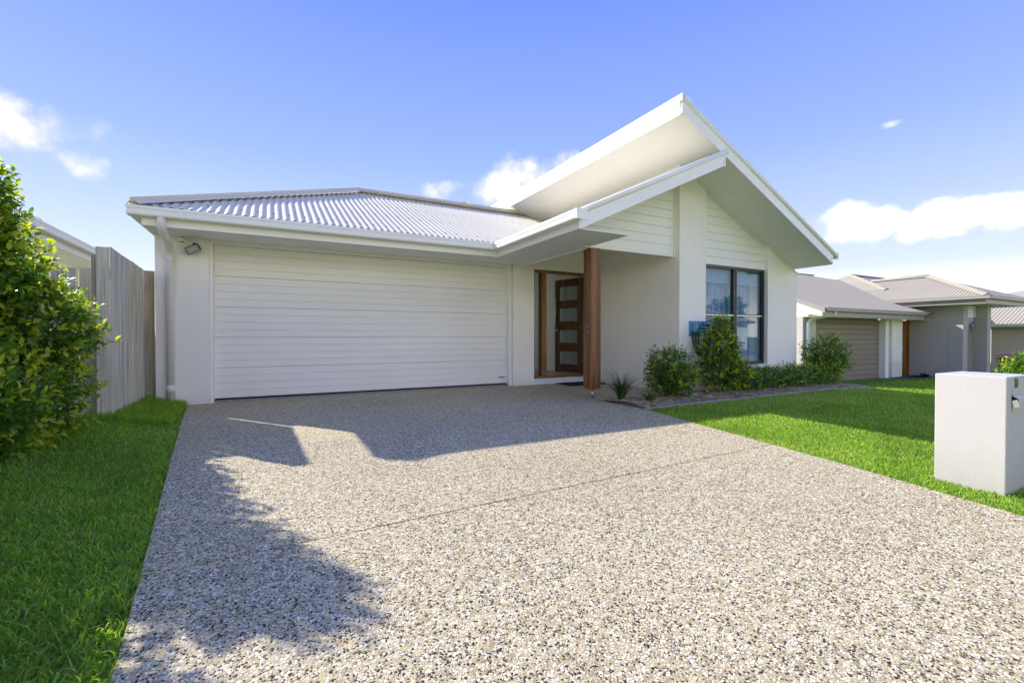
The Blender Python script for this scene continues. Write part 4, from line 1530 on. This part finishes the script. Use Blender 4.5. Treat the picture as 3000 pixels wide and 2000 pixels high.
P('portico_roof', 'nb_roof', MB().add([(21.70, 6.15, 2.40), (26.7, 6.15, 2.40), (RX, 8.62, 3.45), (RX, 11.6, 3.45), (26.7, 11.6, 2.4)], [(0, 1, 2), (1, 4, 3, 2)]), rn)


def ncap(a, b, w=0.12):
    o = cap('ridge_cap', a, b, w)
    o.parent = rn
    o.matrix_parent_inverse = Matrix.Translation(parent_offset(rn)).inverted()
    o.data.materials[0] = M['nb_roof']


ncap((21.70, 6.15, 2.44), (RX, 8.62, 3.50), 0.16)
ncap((RX, 8.62, 3.50), (RX, 10.7, 3.50))
P('main_roof', 'nb_roof', MB().add([(25.55, 12.2, 4.02), (29.0, 12.2, 4.02), (23.0, 9.6, 2.95), (31.6, 9.6, 2.95), (31.6, 14.8, 2.95), (23.0, 14.8, 2.95)], [(0, 2, 3, 1), (1, 3, 4), (0, 5, 2), (0, 1, 4, 5)]), rn)
ncap((23.0, 9.6, 2.98), (25.55, 12.2, 4.05), 0.14)
ncap((25.55, 12.2, 4.05), (29.0, 12.2, 4.05), 0.14)
props(MB().box(20.4, 24.6, 6.9, 8.45, -0.68, -0.566).obj('path', M['asphalt']), kind='structure')
sm = thing('door_mat', "dark mat on the path at the neighbour's entry", 'door mat', (22.0, 8.2, -0.56))
P('mat', 'mat', MB().box(21.5, 22.3, 7.9, 8.35, -0.564, -0.545), sm)
for k, (x, y, a, lab) in enumerate(((21.85, 8.0, 0.3, "dark shoe left on the mat by the neighbour's door"), (22.05, 7.92, 0.9, "dark shoe at the right edge of the neighbour's mat"), (22.30, 7.60, 0.2, "dark shoe lying on the path past the neighbour's mat"))):
    sh = thing('shoe', lab, 'shoe', (x, y, -0.56), "shoes outside the neighbour's door")
    mb = MB()
    pts = [Vector((x + math.cos(a) * t, y + math.sin(a) * t, -0.51 + (0.02 if i > 2 else 0))) for i, t in enumerate((-0.14, -0.08, 0.0, 0.08, 0.14))]
    mb.tube(pts, [0.03, 0.055, 0.045, 0.055, 0.06], 8)
    P('shoe_upper', 'black', mb, sh)

h3 = thing('house', 'cream rendered house beyond the portico at the right edge', 'house', (31, 6, -0.6))
B('wall', 'cream_wall', 28.0, 37, 2.5, 7.83, -0.75, 1.30, h3)
B('fascia', 'nb_trim', 27.6, 37.4, 2.2, 8.2, 1.301, 1.42, h3)
gutter('y', 27.599, -1, 2.1, 8.3, 1.38, parent=h3)
corrugated('roof_sheet', 2.1, 8.3, lambda y: 27.5, lambda y: 29.5, lambda u, v, h: (v, u, 1.50 + 0.40 * (v - 27.5) + h), 0.13, 0.014, 8, 'nb_roof', h3)
P('roof', 'nb_roof', MB().add([(29.5, 2.1, 2.3), (29.5, 8.3, 2.3), (37, 8.3, 1.6), (37, 2.1, 1.6)], [(0, 1, 2, 3)]), h3)
h4 = thing('house', 'beige two-storey house behind the right-hand roofs', 'house', (42, 8, -0.6))
B('wall', 'cream_wall', 38, 48, 4, 12, -0.8, 2.7, h4)
B('fascia', 'nb_trim', 37.4, 48.5, 3.4, 12.6, 2.701, 2.95, h4)
P('roof', 'nb_roof', MB().add([(37.4, 3.4, 2.96), (48.5, 3.4, 2.96), (48.5, 12.6, 2.96), (37.4, 12.6, 2.96), (43, 8, 4.4)], [(0, 1, 4), (1, 2, 4), (2, 3, 4), (3, 0, 4)]), h4)

bn = thing('wheelie_bin', 'dark wheelie bin with maroon lid at the right edge', 'bin', (16.0, 4.0, -0.56))
mb = MB()
bx0, by0 = 16.0, 4.0
lo = [(bx0 - 0.2, by0 - 0.22), (bx0 + 0.2, by0 - 0.22), (bx0 + 0.2, by0 + 0.22), (bx0 - 0.2, by0 + 0.22)]
hi = [(bx0 - 0.29, by0 - 0.30), (bx0 + 0.29, by0 - 0.30), (bx0 + 0.29, by0 + 0.30), (bx0 - 0.29, by0 + 0.30)]
mb.add([(x, y, -0.5) for x, y in lo] + [(x, y, 0.45) for x, y in hi], [(3, 2, 1, 0), (4, 5, 6, 7), (0, 1, 5, 4), (1, 2, 6, 5), (2, 3, 7, 6), (3, 0, 4, 7)])
P('bin_body', 'bin', mb, bn, 0.02)
P('bin_lid', 'binlid', MB().prism([(bx0 - 0.34, 0.452), (bx0 + 0.32, 0.452), (bx0 + 0.32, 0.48), (bx0 + 0.1, 0.55), (bx0 - 0.30, 0.52)], 'y', by0 - 0.33, by0 + 0.33), bn, 0.02)
for s_ in (-1, 1):
    P('wheel', 'black', MB().tube([(bx0 + 0.22, by0 + s_ * 0.21, -0.47), (bx0 + 0.22, by0 + s_ * 0.27, -0.47)], 0.10, 16), bn)

# ------------------------------------------------------------------ plants
LEAF_UV = np.array([(0.0, 0.0, 0.0), (0.30, -0.42, 0.10), (0.30, 0.42, 0.10), (0.68, -0.36, 0.06), (0.68, 0.36, 0.06), (1.0, 0.0, -0.10)])
LEAF_F = [(0, 1, 2), (1, 3, 4, 2), (3, 5, 4)]


def unit(v):
    return v / np.maximum(np.linalg.norm(v, axis=-1, keepdims=True), 1e-9)


def gen_leaves(blobs, n_shoots, per, size, pal_old, pal_new, p_new=0.4, droop=0.0, shell=0.55):
    b = np.array(blobs, float)
    wgt = (b[:, 3] * b[:, 4] * b[:, 5]) ** (2 / 3)
    bi = rng.choice(len(b), n_shoots, p=wgt / wgt.sum())
    d = unit(rng.normal(size=(n_shoots, 3)))
    r = shell + (1.04 - shell) * rng.random(n_shoots) ** 0.6
    r *= 1 + 0.10 * np.sin(d[:, 0] * 7 + bi) * np.cos(d[:, 2] * 6 + bi * 2) + 0.06 * rng.normal(size=n_shoots)
    pos = b[bi, :3] + d * b[bi, 3:6] * r[:, None]
    out = unit(d / b[bi, 3:6] * b[bi, 3:6].mean(1, keepdims=True) + np.array([0, 0, 0.45]))
    pos_l = np.repeat(pos, per, 0)
    out_l = np.repeat(out, per, 0)
    r_l = np.repeat(r, per)
    n = len(pos_l)
    k = np.tile(np.arange(per), n_shoots)
    side = unit(np.cross(out_l, rng.normal(size=(n, 3))))
    sz = size * (0.7 + 0.6 * rng.random(n))
    p = pos_l + out_l * (sz * (k - per * 0.6) * 0.32)[:, None]
    dirv = unit(out_l * (0.35 + 0.5 * (k[:, None] / per)) + side * 0.8 + np.array([0, 0, -droop]))
    nrm = unit(np.cross(dirv, unit(np.cross(np.array([0, 0, 1.0]) + 0.5 * rng.normal(size=(n, 3)), dirv))))
    nrm = np.where((nrm[:, 2] < 0)[:, None], -nrm, nrm)
    new_sh = np.repeat((rng.random(n_shoots) < p_new) & (r > 0.85), per)
    isnew = new_sh & (k >= per * 0.35)
    co = np.array(pal_old)[rng.choice(len(pal_old), n)]
    cn = np.array(pal_new)[rng.choice(len(pal_new), n)]
    c = np.where(isnew[:, None], cn, co) * (0.8 + 0.4 * rng.random((n, 1)))
    return p, dirv, nrm, sz, c


def leaf_mesh(name, L, width=0.46, parent=None, mat='leaf'):
    p, d, nr, sz, c = L
    s_ = np.cross(d, nr)
    n = len(p)
    V = p[:, None] + d[:, None] * (LEAF_UV[None, :, 0:1] * sz[:, None, None]) + s_[:, None] * (LEAF_UV[None, :, 1:2] * (sz * width)[:, None, None] * 1.1) + nr[:, None] * (LEAF_UV[None, :, 2:3] * sz[:, None, None])
    b = (np.arange(n) * 6)[:, None]
    flat = np.concatenate([b + np.array([f]) for f in LEAF_F], 1).ravel()
    tot = np.tile([3, 4, 3], n)
    st = np.concatenate([[0], np.cumsum(tot)[:-1]])
    o = np_mesh(name, V.reshape(-1, 3), flat, st, tot, M[mat], np.repeat(c[:, None], 6, 1).reshape(-1, 3), True, parent)
    props(o, kind='stuff')
    return o


def leaf_objects(root, L, k, width=0.46):
    """the leaves that show largest become parts of their own; the rest come back"""
    p, d, nr, sz, c = L
    dist = np.linalg.norm(p - CAMP, axis=1)
    rel = unit(p - CAMP)
    fwd = np.array([math.sin(R(27.9)), math.cos(R(27.9)), 0])
    rgt = np.array([math.cos(R(27.9)), -math.sin(R(27.9)), 0])
    inview = np.abs(rel @ rgt) < 1.1 * (rel @ fwd)
    facing = np.abs(np.sum(nr * rel, 1))
    score = sz * (0.3 + facing) / dist ** 2.5 * inview
    order = np.argsort(-score)
    pick, rest = order[:k], order[k:]
    nvar = 6
    lum = c[pick].sum(1)
    qs = np.quantile(lum, np.linspace(0, 1, nvar + 1)[1:-1]) if k > nvar else [0]
    vi = np.searchsorted(qs, lum)
    meshes = []
    inv = Matrix.Translation(parent_offset(root)).inverted()
    for v in range(nvar):
        sel = pick[vi == v]
        cc = c[sel].mean(0) if len(sel) else np.array([0.1, 0.15, 0.03])
        me = bpy.data.meshes.new('leaf')
        me.from_pydata([(a[0], a[1] * width * 1.1, a[2]) for a in LEAF_UV], [], LEAF_F)
        me.polygons.foreach_set('use_smooth', [True] * 3)
        at = me.attributes.new('Col', 'FLOAT_COLOR', 'POINT')
        at.data.foreach_set('color', np.tile([*cc, 1], 6).astype(np.float32))
        me.materials.append(M['leaf'])
        meshes.append(me)
    for j, i in enumerate(pick):
        o = bpy.data.objects.new('leaf', meshes[vi[j]])
        s_ = np.cross(d[i], nr[i])
        m = Matrix(((d[i][0], s_[0], nr[i][0], 0), (d[i][1], s_[1], nr[i][1], 0), (d[i][2], s_[2], nr[i][2], 0), (0, 0, 0, 1)))
        m = Matrix.Translation(Vector(p[i])) @ m @ Matrix.Scale(float(sz[i]), 4)
        col.objects.link(o)
        o.parent = root
        o.matrix_parent_inverse = inv
        o.matrix_basis = m
    return tuple(a[rest] for a in L)


def stems(root, base, tips, r0, name='stem', bend=0.12):
    for t in tips:
        b = Vector(base) + Vector((random.uniform(-.04, .04), random.uniform(-.04, .04), 0))
        t = Vector(t)
        m = (b + t) / 2 + Vector((random.uniform(-bend, bend), random.uniform(-bend, bend), random.uniform(0, bend)))
        P(name, 'bark', MB().tube([b, (b + m) / 2, m, (m + t) / 2, t], [r0, r0 * 0.85, r0 * 0.65, r0 * 0.45, r0 * 0.2], 7), root)


OLD = [(0.095, 0.20, 0.028), (0.135, 0.26, 0.035), (0.185, 0.32, 0.045), (0.105, 0.205, 0.05)]
NEW = [(0.46, 0.52, 0.04), (0.37, 0.46, 0.036), (0.56, 0.58, 0.07), (0.28, 0.40, 0.036)]


def shrub(name, label, base, blobs, n_shoots, per, size, n_obj, p_new, old=OLD, new=NEW, cat='shrub', group=None, width=0.46, shell=0.55, stem_r=0.014, nstem=5):
    root = thing(name, label, cat, base, group)
    L = gen_leaves(blobs, n_shoots, per, size, old, new, p_new, shell=shell)
    if n_obj:
        L = leaf_objects(root, L, n_obj, width)
    leaf_mesh('foliage', L, width, root)
    tips = [(b[0] + random.uniform(-.5, .5) * b[3], b[1] + random.uniform(-.5, .5) * b[4], b[2] + random.uniform(-.2, .6) * b[5]) for b in (list(blobs) * 3)[:nstem]]
    stems(root, base, tips, stem_r)
    return root


HG = 'hedge shrubs along the left boundary'
shrub('hedge_shrub', 'tall bushy green hedge shrub with yellow new tips in front of the fence', (-2.05, 5.2, 0.08),
      [(-1.90, 5.38, 0.50, 0.44, 0.42, 0.52), (-1.80, 5.42, 1.08, 0.40, 0.38, 0.40), (-2.05, 5.22, 1.52, 0.40, 0.40, 0.44), (-2.12, 5.05, 2.00, 0.30, 0.32, 0.40), (-2.35, 5.2, 1.1, 0.4, 0.45, 0.85), (-2.03, 5.02, 1.95, 0.27, 0.24, 0.45)],
      3000, 9, 0.060, 300, 0.72, group=HG, nstem=9, stem_r=0.02)
shrub('hedge_shrub', 'low yellow-green hedge shrub at the left edge in front of the tall one', (-1.85, 4.65, 0.08),
      [(-1.83, 4.68, 0.42, 0.33, 0.28, 0.44), (-1.84, 4.66, 0.76, 0.22, 0.22, 0.24), (-2.1, 4.65, 0.5, 0.3, 0.3, 0.5)], 560, 9, 0.062, 280, 0.8, group=HG, nstem=6)
shrub('hedge_shrub', 'hedge shrub whose lowest leaves poke in at the left edge nearest the camera', (-1.85, 3.35, 0.05),
      [(-1.85, 3.30, 0.55, 0.42, 0.38, 0.55), (-1.84, 3.28, 1.2, 0.40, 0.36, 0.46), (-1.80, 4.02, 0.25, 0.24, 0.24, 0.24), (-2.04, 4.10, 0.80, 0.37, 0.46, 0.75)], 950, 9, 0.066, 120, 0.6, group=HG, nstem=6)
for y_, l_ in ((2.55, 'hedge shrub next along the boundary, just past the left edge of the view'), (1.75, 'hedge shrub nearest the street, past the left edge of the view')):
    shrub('hedge_shrub', l_, (-2.0, y_, 0.03), [(-1.90, y_, 0.55, 0.45, 0.45, 0.55), (-1.90, y_, 1.12, 0.40, 0.42, 0.42)], 420, 8, 0.07, 0, 0.4, group=HG, nstem=4)

BOLD = [(0.065, 0.135, 0.030), (0.105, 0.195, 0.038), (0.15, 0.26, 0.046), (0.075, 0.15, 0.05)]
BNEW = [(0.40, 0.49, 0.042), (0.31, 0.42, 0.038), (0.50, 0.53, 0.06)]
shrub('garden_shrub', 'round dark-leaved shrub nearest the timber post', (5.49, 5.12, 0.02),
      [(5.49, 5.12, 0.50, 0.38, 0.34, 0.34), (5.40, 5.10, 0.30, 0.32, 0.28, 0.26), (5.70, 5.08, 0.28, 0.28, 0.26, 0.24)], 760, 8, 0.052, 240, 0.5, BOLD, BNEW, width=0.42, shell=0.45, group='shrubs in the mulch bed')
shrub('garden_shrub', 'tallest pointed shrub under the window beside the hose hanger', (6.72, 5.12, 0.02),
      [(6.72, 5.14, 0.42, 0.48, 0.36, 0.36), (6.72, 5.16, 0.80, 0.36, 0.32, 0.32), (6.75, 5.18, 1.10, 0.20, 0.20, 0.22), (7.1, 5.12, 0.32, 0.3, 0.28, 0.24)], 1250, 8, 0.050, 300, 0.68, BOLD, BNEW, width=0.42, shell=0.45, group='shrubs in the mulch bed', nstem=8)
shrub('garden_shrub', 'round shrub at the far corner of the house by the neighbour\'s garage', (10.25, 5.35, -0.03),
      [(10.25, 5.35, 0.62, 0.46, 0.42, 0.40), (10.05, 5.3, 0.35, 0.3, 0.3, 0.25), (10.42, 5.33, 0.45, 0.32, 0.32, 0.3)], 900, 8, 0.050, 180, 0.55, BOLD, BNEW, width=0.42, group='shrubs in the mulch bed')
shrub('hedge', 'low clipped green hedge along the foot of the window wall', (8.5, 5.15, 0.0),
      [(7.35 + 0.32 * k, 5.14 + 0.03 * (k % 2), 0.20 + 0.01 * (k % 3), 0.27, 0.28, 0.235) for k in range(9)], 3000, 7, 0.030, 160, 0.46, BOLD, BNEW, cat='hedge', width=0.5, nstem=12, stem_r=0.008)
shrub('garden_shrub', 'small yellow-leaved shrub in front of the wheelie bin at the right edge', (13.4, 3.30, -0.35),
      [(13.45, 3.33, 0.15, 0.42, 0.3, 0.45), (13.5, 3.3, 0.45, 0.25, 0.22, 0.25)], 120, 8, 0.09, 0, 0.7, OLD, NEW, group='shrubs by the bin')


def tuft(label, base, n, h, spread, seed):
    root = thing('grass_tuft', label, 'ornamental grass', base, 'strappy grasses in the mulch bed')
    rs = random.Random(seed)
    for i in range(n):
        a = rs.uniform(0, 2 * math.pi)
        r0 = rs.uniform(0, 0.05)
        hh = h * rs.uniform(0.55, 1.1)
        sp = spread * rs.uniform(0.15, 1.0) ** 0.7
        w = 0.0058
        mb = MB()
        vs = []
        for j in range(6):
            t = j / 5
            rr = r0 + sp * t ** 1.8
            z = base[2] + hh * (t - 0.28 * t ** 3 * (sp / spread))
            ww = w * (1 - t * 0.85)
            cx, cy = base[0] + math.cos(a) * rr, base[1] + math.sin(a) * rr
            vs += [(cx - math.sin(a) * ww, cy + math.cos(a) * ww, z), (cx + math.sin(a) * ww, cy - math.cos(a) * ww, z)]
        mb.add(vs, [(2 * j, 2 * j + 1, 2 * j + 3, 2 * j + 2) for j in range(5)], True)
        P('blade', 'tuftblade', mb, root)


m_ = Mat('tuft_blade', 0.5, 0.3)
m_.color(m_.ramp(m_.objrand(), [(0.0, (0.02, 0.045, 0.012)), (0.7, (0.05, 0.09, 0.02)), (1.0, (0.16, 0.14, 0.05))]))
M['tuftblade'] = m_.m
tuft('tall strappy grass clump beside the foot of the timber post', (4.62, 5.24, 0.03), 170, 0.50, 0.52, 3)
tuft('small strappy grass clump in front at the bed corner', (4.86, 4.90, 0.03), 70, 0.24, 0.30, 5)

sp = thing('garden_light', 'small black spike light standing in the mulch by the edging', 'garden light', (6.10, 4.92, 0.0))
P('light_body', 'black', MB().tube([(6.10, 4.92, 0.02), (6.10, 4.92, 0.10)], 0.022, 12), sp)
P('light_lens', 'soffit', MB().tube([(6.10, 4.92, 0.1005), (6.10, 4.92, 0.108)], 0.017, 12), sp)
P('light_cable', 'black', MB().tube([(6.11, 4.94, 0.02), (6.14, 5.0, 0.12), (6.20, 5.06, 0.04)], 0.005, 6), sp)

# a few fallen leaves on the lawn
for k, (x, y, lab) in enumerate(((6.6, 3.55, 'dry tan leaf lying on the sunlit lawn'), (5.9, 3.9, 'dry tan leaf on the lawn near the shadow edge'))):
    o = MB().add([(x, y, 0.02), (x + 0.04, y + 0.02, 0.03), (x + 0.09, y, 0.025), (x + 0.04, y - 0.02, 0.022)], [(0, 3, 2, 1)]).obj('fallen_leaf', M['fallen'] if 'fallen' in M else M['edging'])
    props(o, lab, 'leaf', 'fallen leaves')

# ------------------------------------------------------------------ across the street (seen only in the window glass)
oh = thing('house', 'white house across the street, mirrored in the front window', 'house', (42, -24, -0.3))
B('wall', 'render', 33, 51, -33, -24, -0.6, 2.5, oh)
B('fascia', 'nb_trim', 32.4, 51.6, -33.5, -23.4, 2.501, 2.68, oh)
P('roof', 'nb_roof', MB().add([(32.2, -23.2, 2.69), (51.8, -23.2, 2.69), (51.8, -33.8, 2.69), (32.2, -33.8, 2.69), (37.5, -28.5, 4.9), (46.5, -28.5, 4.9)], [(0, 1, 5, 4), (1, 2, 5), (2, 3, 4, 5), (3, 0, 4)]), oh)
B('window', 'charcoal', 36, 38.4, -24.04, -23.995, 0.7, 1.9, oh)
for (tx, ty, hh, lab) in ((31.0, -30, 7.5, 'broad green tree across the street left of the white house'), (56.0, -31, 6.5, 'round green tree across the street right of the white house')):
    tr = thing('tree', lab, 'tree', (tx, ty, -0.3), 'trees across the street')
    P('trunk', 'bark', MB().tube([(tx, ty, -0.4), (tx + 0.1, ty, hh * 0.3), (tx - 0.1, ty + 0.2, hh * 0.6)], [0.22, 0.16, 0.08], 8), tr)
    L = gen_leaves([(tx, ty, hh * 0.65, 2.6, 2.6, 1.9), (tx + 1.3, ty + 0.5, hh * 0.8, 1.6, 1.6, 1.3), (tx - 1.4, ty, hh * 0.55, 1.5, 1.5, 1.1)], 700, 6, 0.30, OLD, NEW, 0.1)
    o = leaf_mesh('crown', L, 0.5, tr)
